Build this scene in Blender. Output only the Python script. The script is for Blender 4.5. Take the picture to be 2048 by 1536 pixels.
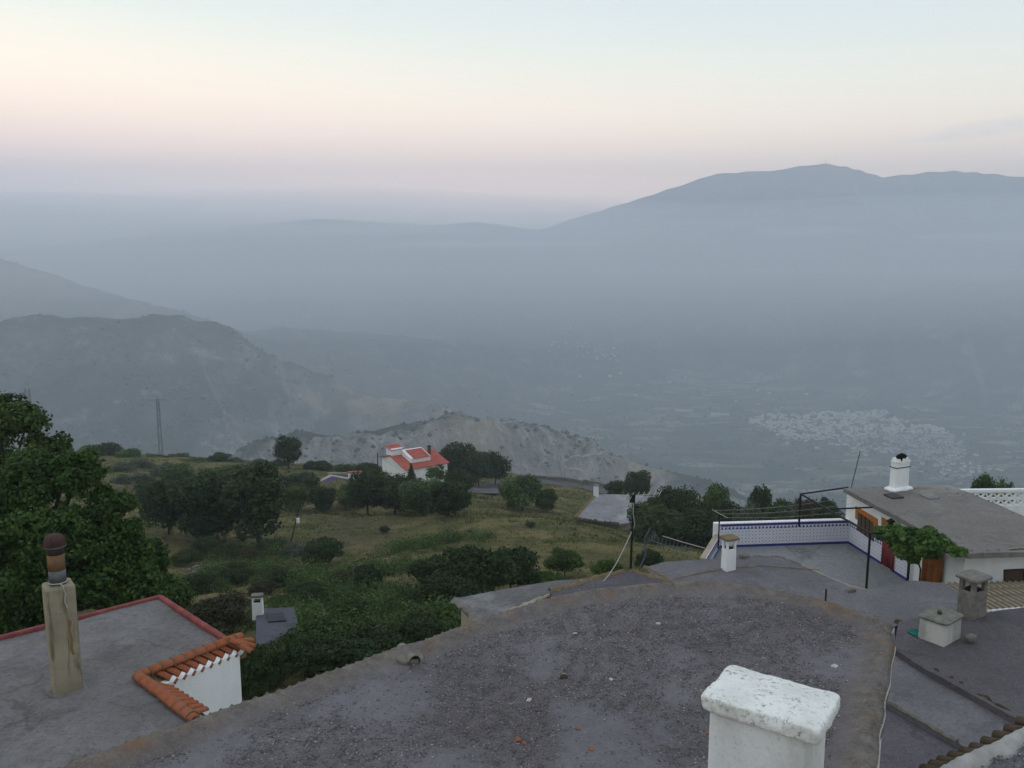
import bpy, math, random
import numpy as np
from mathutils import Vector, Matrix

for _o in list(bpy.data.objects):
    bpy.data.objects.remove(_o)
S = bpy.context.scene
COL = S.collection
R = math.radians

# ---------------------------------------------------------------- camera
F_PX, PITCH = 1716.0, R(9.0)
cd = bpy.data.cameras.new('camera')
cam = bpy.data.objects.new('camera', cd)
COL.objects.link(cam)
cam.location = (0, 0, 0)
cam.rotation_euler = (R(90) - PITCH, 0, 0)
cd.sensor_width = 36.0
cd.lens = 36.0 * F_PX / 2048.0
cd.clip_start, cd.clip_end = 0.1, 60000
S.camera = cam

# ---------------------------------------------------------------- sky (dusk, sun under the horizon to the left)
W = bpy.data.worlds.new('World')
S.world = W
W.use_nodes = True
nt = W.node_tree
nt.nodes.clear()
N, L = nt.nodes.new, nt.links.new
out = N('ShaderNodeOutputWorld')
tc = N('ShaderNodeTexCoord')
sep = N('ShaderNodeSeparateXYZ'); L(tc.outputs['Generated'], sep.inputs[0])
mx = N('ShaderNodeMath'); mx.operation = 'MULTIPLY_ADD'
L(sep.outputs['X'], mx.inputs[0]); mx.inputs[1].default_value = 0.05; L(sep.outputs['Z'], mx.inputs[2])
nz = N('ShaderNodeTexNoise'); nz.inputs['Scale'].default_value = 1.0; nz.inputs['Detail'].default_value = 5
mp = N('ShaderNodeMapping'); mp.inputs['Scale'].default_value = (2.0, 2.0, 16.0)
L(tc.outputs['Generated'], mp.inputs[0]); L(mp.outputs[0], nz.inputs[0])
wob = N('ShaderNodeMath'); wob.operation = 'MULTIPLY_ADD'
L(nz.outputs[0], wob.inputs[0]); wob.inputs[1].default_value = 0.012; L(mx.outputs[0], wob.inputs[2])
ramp = N('ShaderNodeValToRGB'); ramp.color_ramp.interpolation = 'B_SPLINE'
L(wob.outputs[0], ramp.inputs[0])
SKY = [(0.0, (.95, .96, 1.02)), (.02, (1.25, 1.18, 1.22)), (.042, (1.95, 1.60, 1.55)), (.068, (2.55, 1.78, 1.52)), (.098, (2.6, 1.82, 1.40)), (.15, (2.12, 1.72, 1.28)), (.19, (1.58, 1.46, 1.16)),
       (.23, (1.14, 1.22, 1.10)), (.28, (.92, 1.00, 1.00)), (.36, (.78, .88, .94)), (.6, (.69, .77, .87)), (1.0, (.63, .71, .83))]
cr = ramp.color_ramp
while len(cr.elements) < len(SKY):
    cr.elements.new(0.5)
for e, (p, c) in zip(cr.elements, SKY):
    e.position = p
    e.color = (*[q / 3.2 for q in c], 1)
# thin grey-blue streaks of cloud high on the right
cn = N('ShaderNodeTexNoise'); cn.inputs['Scale'].default_value = 1.0; cn.inputs['Detail'].default_value = 7; cn.inputs['Roughness'].default_value = .6
cm = N('ShaderNodeMapping'); cm.inputs['Scale'].default_value = (9.0, 9.0, 60.0); cm.inputs['Rotation'].default_value = (0, R(9), 0)
L(tc.outputs['Generated'], cm.inputs[0]); L(cm.outputs[0], cn.inputs[0])
def MM(op, a, b):
    o = N('ShaderNodeMath'); o.operation = op
    for i, v in enumerate((a, b)):
        if isinstance(v, (int, float)): o.inputs[i].default_value = v
        else: L(v, o.inputs[i])
    return o.outputs[0]
ex = MM('DIVIDE', MM('SUBTRACT', sep.outputs['X'], .49), .105)
ez_ = MM('DIVIDE', MM('SUBTRACT', MM('SUBTRACT', sep.outputs['Z'], .120), MM('MULTIPLY', MM('SUBTRACT', sep.outputs['X'], .49), .13)), .0095)
ell = MM('SUBTRACT', 1.0, MM('ADD', MM('MULTIPLY', ex, ex), MM('MULTIPLY', ez_, ez_)))
cr2 = N('ShaderNodeMapRange'); L(MM('ADD', MM('MULTIPLY', ell, .35), cn.outputs[0]), cr2.inputs[0])
cr2.inputs[1].default_value, cr2.inputs[2].default_value, cr2.inputs[3].default_value, cr2.inputs[4].default_value = .54, 1.0, 0.0, 0.55
cmix = N('ShaderNodeMixRGB'); L(cr2.outputs[0], cmix.inputs[0]); L(ramp.outputs[0], cmix.inputs[1]); cmix.inputs[2].default_value = (.30, .34, .40, 1)
bg1 = N('ShaderNodeBackground'); L(cmix.outputs[0], bg1.inputs[0]); bg1.inputs[1].default_value = 3.2
st = N('ShaderNodeTexSky'); st.sky_type = 'NISHITA'; st.sun_disc = False
st.sun_elevation, st.sun_rotation = R(3.0), R(-100.0)
bg2 = N('ShaderNodeBackground'); L(st.outputs[0], bg2.inputs[0]); bg2.inputs[1].default_value = 0.01
add = N('ShaderNodeAddShader'); L(bg1.outputs[0], add.inputs[0]); L(bg2.outputs[0], add.inputs[1])
L(add.outputs[0], out.inputs[0])

sd = bpy.data.lights.new('sun', 'SUN')
sun = bpy.data.objects.new('sun', sd); COL.objects.link(sun)
sd.energy, sd.angle, sd.color = 0.12, R(40), (1.0, .86, .74)
sun.rotation_euler = Vector((math.sin(R(100)) , -math.cos(R(100)) * -1, -math.tan(R(14)))).to_track_quat('-Z', 'Y').to_euler()

S.view_settings.view_transform = 'Standard'
S.view_settings.look = 'None'
S.view_settings.exposure = 0.22
S.view_settings.gamma = 1.0
S.view_settings.use_curve_mapping = False
cy = S.cycles
cy.use_denoising = True
cy.denoiser = 'OPENIMAGEDENOISE'
cy.max_bounces, cy.diffuse_bounces, cy.glossy_bounces, cy.transmission_bounces, cy.volume_bounces = 7, 3, 2, 3, 5
cy.transparent_max_bounces = 8
cy.caustics_reflective = cy.caustics_refractive = False

# ---------------------------------------------------------------- helpers
FW = np.array((0, math.cos(PITCH), -math.sin(PITCH)))
UP = np.array((0, math.sin(PITCH), math.cos(PITCH)))

def ray(px, py):
    return FW + UP * ((768 - py) / F_PX) + np.array((1.0, 0, 0)) * ((px - 1024) / F_PX)

def Pz(px, py, z):
    d = ray(px, py)
    return Vector(d * (z / d[2]))

def Py(px, py, y):
    d = ray(px, py)
    return Vector(d * (y / d[1]))

def tag(o, label=None, cat=None, group=None, kind=None):
    if label: o['label'] = label
    if cat: o['category'] = cat
    if group: o['group'] = group
    if kind: o['kind'] = kind
    return o

def link(name, data, mat=None, parent=None):
    o = bpy.data.objects.new(name, data)
    COL.objects.link(o)
    if mat is not None and data is not None and len(data.materials) == 0:
        data.materials.append(mat)
    if parent is not None:
        o.parent = parent
    return o

def thing(name, label, cat, loc=(0, 0, 0), rz=0.0, group=None):
    o = bpy.data.objects.new(name, None)
    COL.objects.link(o)
    o.empty_display_size = .2
    o.location = loc
    o.rotation_euler = (0, 0, rz)
    return tag(o, label, cat, group)

class MB:
    """collects vertices and faces of one mesh"""
    def __init__(s):
        s.v, s.f = [], []
    def add(s, vs, fs):
        b = len(s.v)
        s.v += [tuple(v) for v in vs]
        s.f += [tuple(b + i for i in f) for f in fs]
        return s
    def hexa(s, p):           # 8 corners: 4 bottom ccw, 4 top ccw
        return s.add(p, [(3, 2, 1, 0), (4, 5, 6, 7), (0, 1, 5, 4), (1, 2, 6, 5), (2, 3, 7, 6), (3, 0, 4, 7)])
    def box(s, c, sz, rz=0.0):
        x, y, z = [q / 2 for q in sz]
        ca, sa = math.cos(rz), math.sin(rz)
        p = []
        for dz in (-z, z):
            for dx, dy in ((-x, -y), (x, -y), (x, y), (-x, y)):
                p.append((c[0] + dx * ca - dy * sa, c[1] + dx * sa + dy * ca, c[2] + dz))
        return s.hexa(p)
    def prism(s, poly, z0, z1):
        n = len(poly)
        z0 = z0 if hasattr(z0, '__len__') else [z0] * n
        z1 = z1 if hasattr(z1, '__len__') else [z1] * n
        vs = [(p[0], p[1], z) for p, z in zip(poly, z0)] + [(p[0], p[1], z) for p, z in zip(poly, z1)]
        fs = [tuple(range(n - 1, -1, -1)), tuple(range(n, 2 * n))]
        fs += [(i, (i + 1) % n, n + (i + 1) % n, n + i) for i in range(n)]
        return s.add(vs, fs)
    def tube(s, pts, rad, n=8, cap=True):
        pts = [Vector(p) for p in pts]
        rad = rad if hasattr(rad, '__len__') else [rad] * len(pts)
        vs, fs = [], []
        a = None
        for i, p in enumerate(pts):
            t = (pts[min(i + 1, len(pts) - 1)] - pts[max(i - 1, 0)]).normalized()
            if a is None:
                a = t.orthogonal().normalized()
            a = (a - t * a.dot(t)).normalized()
            b = t.cross(a)
            for k in range(n):
                q = 2 * math.pi * k / n
                vs.append(p + (a * math.cos(q) + b * math.sin(q)) * rad[i])
        for i in range(len(pts) - 1):
            for k in range(n):
                k2 = (k + 1) % n
                fs.append((i * n + k, i * n + k2, (i + 1) * n + k2, (i + 1) * n + k))
        if cap:
            fs.append(tuple(range(n - 1, -1, -1)))
            fs.append(tuple((len(pts) - 1) * n + k for k in range(n)))
        return s.add(vs, fs)
    def lathe(s, prof, n=16, c=(0, 0, 0), wob=None):
        vs, fs = [], []
        for i, (r, z) in enumerate(prof):
            for k in range(n):
                q = 2 * math.pi * k / n
                rr = r * (wob(k, i) if wob else 1)
                vs.append((c[0] + rr * math.cos(q), c[1] + rr * math.sin(q), c[2] + z))
        for i in range(len(prof) - 1):
            for k in range(n):
                k2 = (k + 1) % n
                fs.append((i * n + k, i * n + k2, (i + 1) * n + k2, (i + 1) * n + k))
        fs.append(tuple(range(n - 1, -1, -1)))
        fs.append(tuple((len(prof) - 1) * n + k for k in range(n)))
        return s.add(vs, fs)
    def mesh(s, name, smooth=False):
        me = bpy.data.meshes.new(name)
        me.from_pydata(s.v, [], s.f)
        me.validate()
        if smooth:
            me.shade_smooth()
        me.update()
        return me
    def build(s, name, mat, parent=None, smooth=False, bevel=0.0, seg=2):
        o = link(name, s.mesh(name, smooth), mat, parent)
        if bevel:
            m = o.modifiers.new('bevel', 'BEVEL'); m.width = bevel; m.segments = seg; m.limit_method = 'ANGLE'; m.angle_limit = R(40)
        return o

def grid_mesh(name, V, rows, cols, smooth=True, wrap=False):
    """V: (rows*cols,3) array"""
    idx = np.arange(rows * cols).reshape(rows, cols)
    if wrap:
        idx = np.concatenate([idx, idx[:, :1]], 1)
    q = np.stack([idx[:-1, :-1], idx[:-1, 1:], idx[1:, 1:], idx[1:, :-1]], -1).reshape(-1, 4)
    return quads_mesh(name, V, q, smooth)

def quads_mesh(name, V, Q, smooth=False):
    me = bpy.data.meshes.new(name)
    V = np.ascontiguousarray(V, dtype=np.float32); Q = np.ascontiguousarray(Q, dtype=np.int32)
    k = Q.shape[1]
    me.vertices.add(len(V)); me.vertices.foreach_set('co', V.ravel())
    me.loops.add(Q.size); me.loops.foreach_set('vertex_index', Q.ravel())
    me.polygons.add(len(Q))
    me.polygons.foreach_set('loop_start', np.arange(0, Q.size, k, dtype=np.int32))
    try:
        me.polygons.foreach_set('loop_total', np.full(len(Q), k, dtype=np.int32))
    except Exception:
        pass
    me.update(calc_edges=True)
    if smooth:
        me.shade_smooth()
    return me

# ---- numpy gradient noise
_rs = np.random.RandomState(7)
_perm = _rs.permutation(256).astype(np.int64)
_perm = np.concatenate([_perm, _perm])
_ga = _rs.rand(256) * 2 * np.pi
_gx, _gy = np.cos(_ga), np.sin(_ga)

def perlin(x, y):
    xi, yi = np.floor(x).astype(np.int64), np.floor(y).astype(np.int64)
    xf, yf = x - xi, y - yi
    u, v = xf ** 3 * (xf * (xf * 6 - 15) + 10), yf ** 3 * (yf * (yf * 6 - 15) + 10)
    def g(ix, iy, fx, fy):
        h = _perm[(_perm[ix & 255] + iy) & 255]
        return _gx[h] * fx + _gy[h] * fy
    a = g(xi, yi, xf, yf); b = g(xi + 1, yi, xf - 1, yf)
    c = g(xi, yi + 1, xf, yf - 1); d = g(xi + 1, yi + 1, xf - 1, yf - 1)
    return (a + u * (b - a)) + v * ((c + u * (d - c)) - (a + u * (b - a)))

def fbm(x, y, o=4, g=.5):
    s, a = 0, 1.0
    for i in range(o):
        s = s + a * perlin(x * 2 ** i + 17.3 * i, y * 2 ** i - 9.1 * i); a *= g
    return s

def ridged(x, y, o=4):
    s, a = 0, 1.0
    for i in range(o):
        s = s + a * (1 - 2.4 * np.abs(perlin(x * 2 ** i + 5.7 * i, y * 2 ** i + 3.3 * i))); a *= .5
    return s

def sstep(a, b, x):
    t = np.clip((x - a) / (b - a), 0, 1)
    return t * t * (3 - 2 * t)

# ---------------------------------------------------------------- materials
class Mat:
    def __init__(s, name):
        s.m = bpy.data.materials.new(name); s.m.use_nodes = True
        s.t = s.m.node_tree; s.b = s.t.nodes['Principled BSDF']
        s.co = None
    def n(s, typ, **kw):
        o = s.t.nodes.new(typ)
        for k, v in kw.items():
            setattr(o, k, v)
        return o
    def l(s, a, b):
        s.t.links.new(a, b)
    def coord(s):
        if s.co is None:
            s.co = s.n('ShaderNodeTexCoord').outputs['Object']
        return s.co
    def noise(s, scale, detail=4, rough=.55, dist=0.0, vec=None):
        o = s.n('ShaderNodeTexNoise')
        o.inputs['Scale'].default_value = scale; o.inputs['Detail'].default_value = detail
        o.inputs['Roughness'].default_value = rough; o.inputs['Distortion'].default_value = dist
        s.l(vec or s.coord(), o.inputs['Vector'])
        return o.outputs[0]
    def stretch(s, sc, rot=(0, 0, 0)):
        o = s.n('ShaderNodeMapping'); o.inputs['Scale'].default_value = sc; o.inputs['Rotation'].default_value = rot
        s.l(s.coord(), o.inputs[0])
        return o.outputs[0]
    def rng(s, x, a, b, c=0.0, d=1.0):
        o = s.n('ShaderNodeMapRange'); s.l(x, o.inputs[0])
        for i, v in enumerate((a, b, c, d)):
            o.inputs[i + 1].default_value = v
        return o.outputs[0]
    def math(s, op, a, b=None):
        o = s.n('ShaderNodeMath', operation=op)
        for i, v in enumerate((a, b)):
            if v is None: continue
            if isinstance(v, (int, float)): o.inputs[i].default_value = v
            else: s.l(v, o.inputs[i])
        return o.outputs[0]
    def mix(s, fac, a, b, mode='MIX'):
        o = s.n('ShaderNodeMixRGB', blend_type=mode)
        for i, v in enumerate((fac, a, b)):
            if isinstance(v, (int, float)): o.inputs[i].default_value = v
            elif isinstance(v, tuple): o.inputs[i].default_value = (*v, 1)
            else: s.l(v, o.inputs[i])
        return o.outputs[0]
    def attr(s, name):
        return s.n('ShaderNodeAttribute', attribute_name=name).outputs['Fac']
    def pos(s, ax):
        o = s.n('ShaderNodeSeparateXYZ'); s.l(s.coord(), o.inputs[0])
        return o.outputs[ax]
    def base(s, c):
        if isinstance(c, tuple): s.b.inputs['Base Color'].default_value = (*c, 1)
        else: s.l(c, s.b.inputs['Base Color'])
        return s
    def rough(s, r, spec=None):
        s.b.inputs['Roughness'].default_value = r
        if spec is not None: s.b.inputs['Specular IOR Level'].default_value = spec
        return s
    def bump(s, h, strength=.4, dist=.02):
        o = s.n('ShaderNodeBump'); o.inputs['Strength'].default_value = strength; o.inputs['Distance'].default_value = dist
        s.l(h, o.inputs['Height']); s.l(o.outputs[0], s.b.inputs['Normal'])
        return s
    def done(s):
        return s.m

def plain(name, c, rough=.8, var=.15, scale=6.0, spec=.3, bump=0.0, metal=0.0, c2=None):
    m = Mat(name)
    f = m.rng(m.noise(scale, 6, .6), .3, .7)
    lo = c2 or tuple(q * (1 - var * 2) for q in c)
    m.base(m.mix(f, lo, c)).rough(rough, spec)
    m.b.inputs['Metallic'].default_value = metal
    if bump:
        m.bump(m.noise(scale * 6, 5, .6), bump, .01)
    return m.done()
# ---------------------------------------------------------------- terrain
ZV = -590.0

# near hillside: thin plate spline through measured points (px, py, forward metres)
_near = [(330,1130,75),(330,1000,120),(250,970,140),(280,930,165),(150,905,180),(430,1250,42),(500,1090,85),(700,1250,45),(650,1160,62),
         (800,1080,88),(800,1035,110),(820,970,150),(600,950,155),(950,1035,100),(980,985,135),(1000,1150,60),(1150,1080,80),(1150,1030,95),
         (1300,1075,75),(1400,1112,62),(1250,1130,58),(1080,972,178),(975,978,165),(1185,980,172)]
_pts = [Py(*p) for p in _near]
def _xyz(px, Y, z):
    return Vector(((px - 1024) / F_PX * Y * 1.01, Y, z))
_pts += [_xyz(*p) for p in [(1190,128,-42.5),(1290,128,-43),(1350,92,-34.5),(1430,92,-35),(1500,46,-18),(1600,62,-25),(1560,100,-36),(1900,60,-23),
         (1900,120,-43),(1600,200,-66),(1900,200,-68),(1200,215,-60),(900,215,-56),(600,215,-55),(300,220,-55),(0,220,-54),(-200,150,-40),(-200,80,-28),
         (1024,14,-12),(500,14,-11.5),(100,20,-12),(1800,20,-13.5),(0,42,-19),(200,30,-15),(2400,60,-22),(2400,120,-42),(60,90,-29),(60,140,-38)]]
_C = np.array([tuple(p) for p in _pts])
def _U(r2):
    return r2 * np.log(r2 + 1e-9)
_n = len(_C)
_K = _U(((_C[:, None, :2] - _C[None, :, :2]) ** 2).sum(-1)) + np.eye(_n) * 150.0
_Pm = np.concatenate([np.ones((_n, 1)), _C[:, :2]], 1)
_A = np.block([[_K, _Pm], [_Pm.T, np.zeros((3, 3))]])
_w = np.linalg.solve(_A, np.concatenate([_C[:, 2], np.zeros(3)]))

def h_near(x, y):
    sh = x.shape
    p = np.stack([x.ravel(), y.ravel()], 1)
    o = np.empty(len(p))
    for i in range(0, len(p), 40000):
        q = p[i:i + 40000]
        o[i:i + 40000] = _U(((q[:, None] - _C[None, :, :2]) ** 2).sum(-1)) @ _w[:_n] + _w[_n] + q @ _w[_n + 1:]
    return o.reshape(sh)

RIDGES = {   # crest points (px, py, forward metres), front/back slope, gully strength
 'gorge': ([(330,960,1000),(440,930,1040),(500,888,1060),(530,866,1080),(640,862,1100),(780,850,1150),(900,828,1200),(1010,836,1250),(1130,856,1300),(1200,884,1350),(1300,924,1350),(1430,968,1300),(1600,1010,1250),(1800,1040,1200),(2200,1060,1200)], .62, .5, .7),
 'spur': ([(-500,600,1600),(-200,640,1700),(0,642,1800),(200,625,1900),(370,622,2000),(470,657,2050),(560,708,2100),(650,752,2120),(750,786,2100),(850,806,2050),(950,828,2000),(1060,862,1900)], .5, .5, 1.0),
 'left': ([(-700,380,2700),(-300,450,3300),(0,510,3350),(150,556,3350),(300,604,3400),(450,650,3500),(600,690,3500),(760,730,3600)], .5, .5, 1.0),
 'far': ([(-300,450,6900),(200,480,6900),(420,458,6900),(640,436,6900),(860,450,6900),(960,444,6900),(1075,460,6900)], .35, .35, 1.0),
 'mount': ([(1040,470,7000),(1120,445,6950),(1200,420,6900),(1280,396,6800),(1350,373,6700),(1430,347,6600),(1500,342,6600),(1570,337,6550),(1645,325,6500),(1700,334,6500),(1765,353,6500),(1830,346,6450),(1900,340,6400),(1990,347,6350),(2048,354,6300),(2300,330,6000),(2700,350,5600)], .62, .4, 1.0),
 'foot': ([(1500,660,5300),(1700,600,5000),(1900,560,4900),(2100,560,4700),(2400,560,4500)], .42, .4, 1.0),
 'low': ([(560,655,4300),(760,668,4500),(980,690,4700),(1150,712,4700)], .16, .16, .6),
}
_SC = {'gorge': .95, 'spur': 1.06, 'left': .93}
_RC = {k: (np.array([tuple(Py(*p)) for p in v[0]]) * _SC.get(k, .83),) + v[1:] for k, v in RIDGES.items()}

def height(x, y, detail=True):
    x = np.asarray(x, float); y = np.asarray(y, float)
    r = np.hypot(x, y)
    h = ZV + fbm(x / 900, y / 900, 3) * 26 + (np.clip(r - 3500, 0, 4000)) * .012
    g1 = ridged(x / 620 + .3 * fbm(x / 400, y / 400, 2), y / 620, 5)
    wx = fbm(x / 700 + 31, y / 700, 3) * 70; wy = fbm(x / 700, y / 700 + 47, 3) * 70
    for k, (c, sf, sb, gs) in _RC.items():
        best = np.full(x.shape, -1e9)
        bd = np.full(x.shape, 1e9); bz = np.zeros(x.shape)
        for i in range(len(c) - 1):
            a, b = c[i], c[i + 1]
            e = b[:2] - a[:2]
            t = np.clip(((x - a[0]) * e[0] + (y - a[1]) * e[1]) / (e @ e), 0, 1)
            dd = np.hypot(x - a[0] - t * e[0], y - a[1] - t * e[1])
            zz = a[2] + t * (b[2] - a[2])
            m = dd < bd
            bd = np.where(m, dd, bd); bz = np.where(m, zz, bz)
        if k in ('spur', 'gorge', 'left'):
            q_ = {'spur': (230, 34), 'gorge': (150, 16), 'left': (330, 22)}[k]
            bz = bz + fbm(x / q_[0] + 7, y / q_[0], 4) * q_[1] - q_[1] * .25
        rc = np.interp(np.arctan2(x, y), np.arctan2(c[:, 0], c[:, 1]), np.hypot(c[:, 0], c[:, 1]))
        s = np.where(r < rc, sf, sb)
        fall = s * bd
        hh = bz - fall
        if k == 'gorge':     # steep cliff band under the crest
            hh = np.where(r < rc, bz - np.minimum(bd * .12, 6) - 75 * sstep(25, 110, bd) - .55 * np.clip(bd - 60, 0, None), hh)
        amp = np.clip(hh - ZV, 0, 900) * (.12 if k == 'spur' else .075) * gs * sstep(15, 420, bd)
        hh = hh + amp * (g1 - .9) + sstep(0, 120, bd) * fbm(x / 110, y / 110, 3) * 9 * gs + (fbm(x / 45, y / 45, 3) * 4 + fbm(x / 16, y / 16, 2) * 1.6) * min(gs, .8)
        if k == 'gorge':
            hh = hh + sstep(5, 40, bd) * (ridged(x / 55, y / 150 + 7, 4) - .8) * 13 + sstep(20, 120, bd) * fbm(x / 170 + 3, y / 170, 3) * 26
        h = np.maximum(h, hh)
    # home hillside
    rc = np.clip(r, 1e-3, None)
    lim = np.minimum(rc, 215.0) / rc
    front = sstep(-10, 8, y)
    hn = h_near(x * lim, np.abs(y) * lim) if np.any(r < 2600) else np.full(x.shape, -60.0)
    hn = np.where(np.abs(np.arctan2(x, y)) > R(50), -12 - .24 * np.clip(y, 0, 400), hn)
    hn = np.clip(hn, -75, -9)
    hn = front * hn + (1 - front) * (-12.0 + .06 * np.clip(-y, 0, None))
    hn = hn - .52 * np.clip(r - 205, 0, None) * front + fbm(x / 60, y / 60, 3) * 12 * sstep(210, 420, r)
    hn = hn + (fbm(x / 9, y / 9, 4) * .55 + fbm(x / 26, y / 26, 2) * .8) * sstep(30, 50, r)
    return np.maximum(h, hn)

def hz(x, y):
    return float(height(np.array([float(x)]), np.array([float(y)]))[0])

def hit(px, py, tmin=18.0, tmax=9000.0):
    """where the line of sight of a measured point meets the ground"""
    d = ray(px, py)
    t = np.geomspace(tmin, tmax, 2600)
    x, y, z = d[0] * t, d[1] * t, d[2] * t
    below = z < height(x, y)
    if not below.any():
        return None
    i = int(np.argmax(below))
    lo, hi = (t[i - 1] if i else tmin * .5), t[i]
    tt = np.linspace(lo, hi, 60)
    j = int(np.argmax(d[2] * tt < height(d[0] * tt, d[1] * tt)))
    return Vector(d * tt[j])

azi = np.concatenate([np.linspace(-180, -44, 40)[:-1], np.linspace(-44, 44, 620), np.linspace(44, 180, 40)[1:]])
azi = np.radians(azi)
rad = np.concatenate([[0.5, 5], np.geomspace(12, 230, 200), np.geomspace(236, 900, 70), np.geomspace(910, 6300, 330)])
RR, AA = np.meshgrid(rad, azi, indexing='ij')
TX, TY = RR * np.sin(AA), RR * np.cos(AA)
TZ = height(TX, TY)

OCHRE = [(g.x, g.y, r_) for g, r_ in ((hit(px_, py_, 600), r_) for px_, py_, r_ in [(720, 795, 60), (770, 802, 75), (825, 805, 75), (870, 815, 55), (620, 800, 45), (930, 860, 40), (1260, 930, 50), (1420, 870, 70), (1560, 762, 110)]) if g is not None]

def terrain_object(name, r0, r1, mat):
    X, Y, Z = TX[r0:r1], TY[r0:r1], TZ[r0:r1]
    me = grid_mesh(name, np.stack([X.ravel(), Y.ravel(), Z.ravel()], 1), X.shape[0], X.shape[1])
    me.flip_normals()
    # slope and kind masks
    gr = np.gradient(Z, axis=0) / np.maximum(np.gradient(RR[r0:r1], axis=0), 1e-6)
    ga = np.gradient(Z, axis=1) / np.maximum(np.gradient(AA[r0:r1], axis=1) * RR[r0:r1], 1e-6)
    sl = np.hypot(gr, ga)
    a = me.attributes.new('slope', 'FLOAT', 'POINT'); a.data.foreach_set('value', sl.ravel().astype(np.float32))
    v = 1 - sstep(6, 70, Z - (ZV + np.clip(RR[r0:r1] - 3500, 0, 4000) * .012))
    a = me.attributes.new('valley', 'FLOAT', 'POINT'); a.data.foreach_set('value', v.ravel().astype(np.float32))
    X0, Y0 = X.ravel(), Y.ravel()
    oc = np.zeros(X0.shape)
    for (cx, cy, rr_) in OCHRE:
        oc = np.maximum(oc, np.exp(-(((X0 - cx) / rr_) ** 2 + ((Y0 - cy) / (rr_ * .7)) ** 2)))
    a = me.attributes.new('ochre', 'FLOAT', 'POINT'); a.data.foreach_set('value', np.clip(oc * 1.6, 0, 1).astype(np.float32))
    c = _RC['gorge'][0]
    rc = np.interp(np.arctan2(X0, Y0), np.arctan2(c[:, 0], c[:, 1]), np.hypot(c[:, 0], c[:, 1]))
    dd = rc - np.hypot(X0, Y0)
    cl = sstep(8, 35, dd) * (1 - sstep(150, 230, dd)) * (1 - sstep(430, 520, X0)) * sstep(-.25, .25, fbm(X0 / 90, Y0 / 90 + 3, 3) + .2)
    a = me.attributes.new('cliff', 'FLOAT', 'POINT'); a.data.foreach_set('value', cl.astype(np.float32))
    o = link(name, me, mat)
    return tag(o, kind='structure')

m = Mat('hillside_grass')
n1 = m.rng(m.noise(.05, 5, .6), .38, .62); n2 = m.rng(m.noise(.22, 6, .65), .40, .62); n3 = m.rng(m.noise(1.6, 5, .7), .35, .65)
st1 = m.rng(m.noise(1.0, 6, .65, vec=m.stretch((.16, .26, .3))), .42, .62)
c = m.mix(n1, (.074, .084, .026), (.125, .112, .042))
c = m.mix(m.math('MULTIPLY', st1, .75), c, (.26, .20, .088))
c = m.mix(m.math('MULTIPLY', n2, .55), c, (.040, .050, .020))
c = m.mix(m.math('MULTIPLY', n3, .30), c, (.10, .09, .045))
soil = m.rng(m.noise(.035, 4, .5), .60, .72)
c = m.mix(m.math('MULTIPLY', soil, .5), c, (.085, .062, .045))
m.base(c).rough(.95, .1)
m.bump(m.noise(2.2, 6, .7), .8, .5)
MAT_HILL = m.done()

m = Mat('far_terrain')
sl = m.attr('slope'); val = m.attr('valley')
big = m.rng(m.noise(.0022, 5, .6), .40, .60); mid = m.rng(m.noise(.012, 6, .65), .40, .60); fine = m.rng(m.noise(.07, 5, .7), .42, .58)
c = m.mix(big, (.026, .036, .020), (.070, .066, .036))
c = m.mix(m.math('MULTIPLY', mid, .6), c, (.020, .030, .018))
c = m.mix(m.math('MULTIPLY', fine, .55), c, (.014, .024, .013))
rk = m.math('ADD', m.rng(sl, .55, 1.25, 0, .6), m.rng(m.noise(.010, 7, .72), .53, .64, 0, .8))
rk = m.math('MULTIPLY', rk, m.rng(m.noise(.06, 5, .7), .36, .58, .15, 1.0))
rkc = m.mix(m.noise(.02, 4, .6), (.20, .185, .165), (.36, .33, .30))
c = m.mix(rk, c, rkc)
och = m.math('MULTIPLY', m.attr('ochre'), m.rng(m.noise(.018, 6, .7), .38, .58))
c = m.mix(m.math('MULTIPLY', och, .75), c, (.36, .27, .165))
clf = m.math('MULTIPLY', m.attr('cliff'), m.rng(m.noise(1.0, 7, .72, .4, m.stretch((.05, .05, .012))), .42, .62, .05, .9))
c = m.mix(clf, c, m.mix(m.rng(m.noise(1.0, 6, .7, .3, m.stretch((.09, .09, .012))), .35, .65), (.15, .14, .12), (.46, .42, .37)))
# valley floor: small fields, groves and bare plots
vo = m.n('ShaderNodeTexVoronoi'); vo.inputs['Scale'].default_value = 1.0; m.l(m.stretch((.011, .026, .01), (0, 0, .35)), vo.inputs['Vector'])
hs = m.n('ShaderNodeSeparateColor'); m.l(vo.outputs['Color'], hs.inputs[0])
fc = m.mix(m.rng(hs.outputs[0], .3, .7), (.024, .040, .020), (.085, .088, .045))
fc = m.mix(m.rng(hs.outputs[1], .74, .86, 0, .8), fc, (.34, .29, .20))
tr = m.n('ShaderNodeTexVoronoi'); tr.inputs['Scale'].default_value = .055; m.l(m.coord(), tr.inputs['Vector'])
fc = m.mix(m.rng(tr.outputs['Distance'], .25, .5, .85, 0), fc, (.010, .018, .011))
c = m.mix(val, c, fc)
m.base(c).rough(1.0, .05)
m.bump(m.noise(.03, 6, .7), .9, 12)
MAT_FAR = m.done()

print('Z range', TZ.min(), TZ.max())
K = 202 + 10
terrain_object('hillside', 0, K, MAT_HILL)
terrain_object('terrain', K - 1, len(rad), MAT_FAR)

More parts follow.
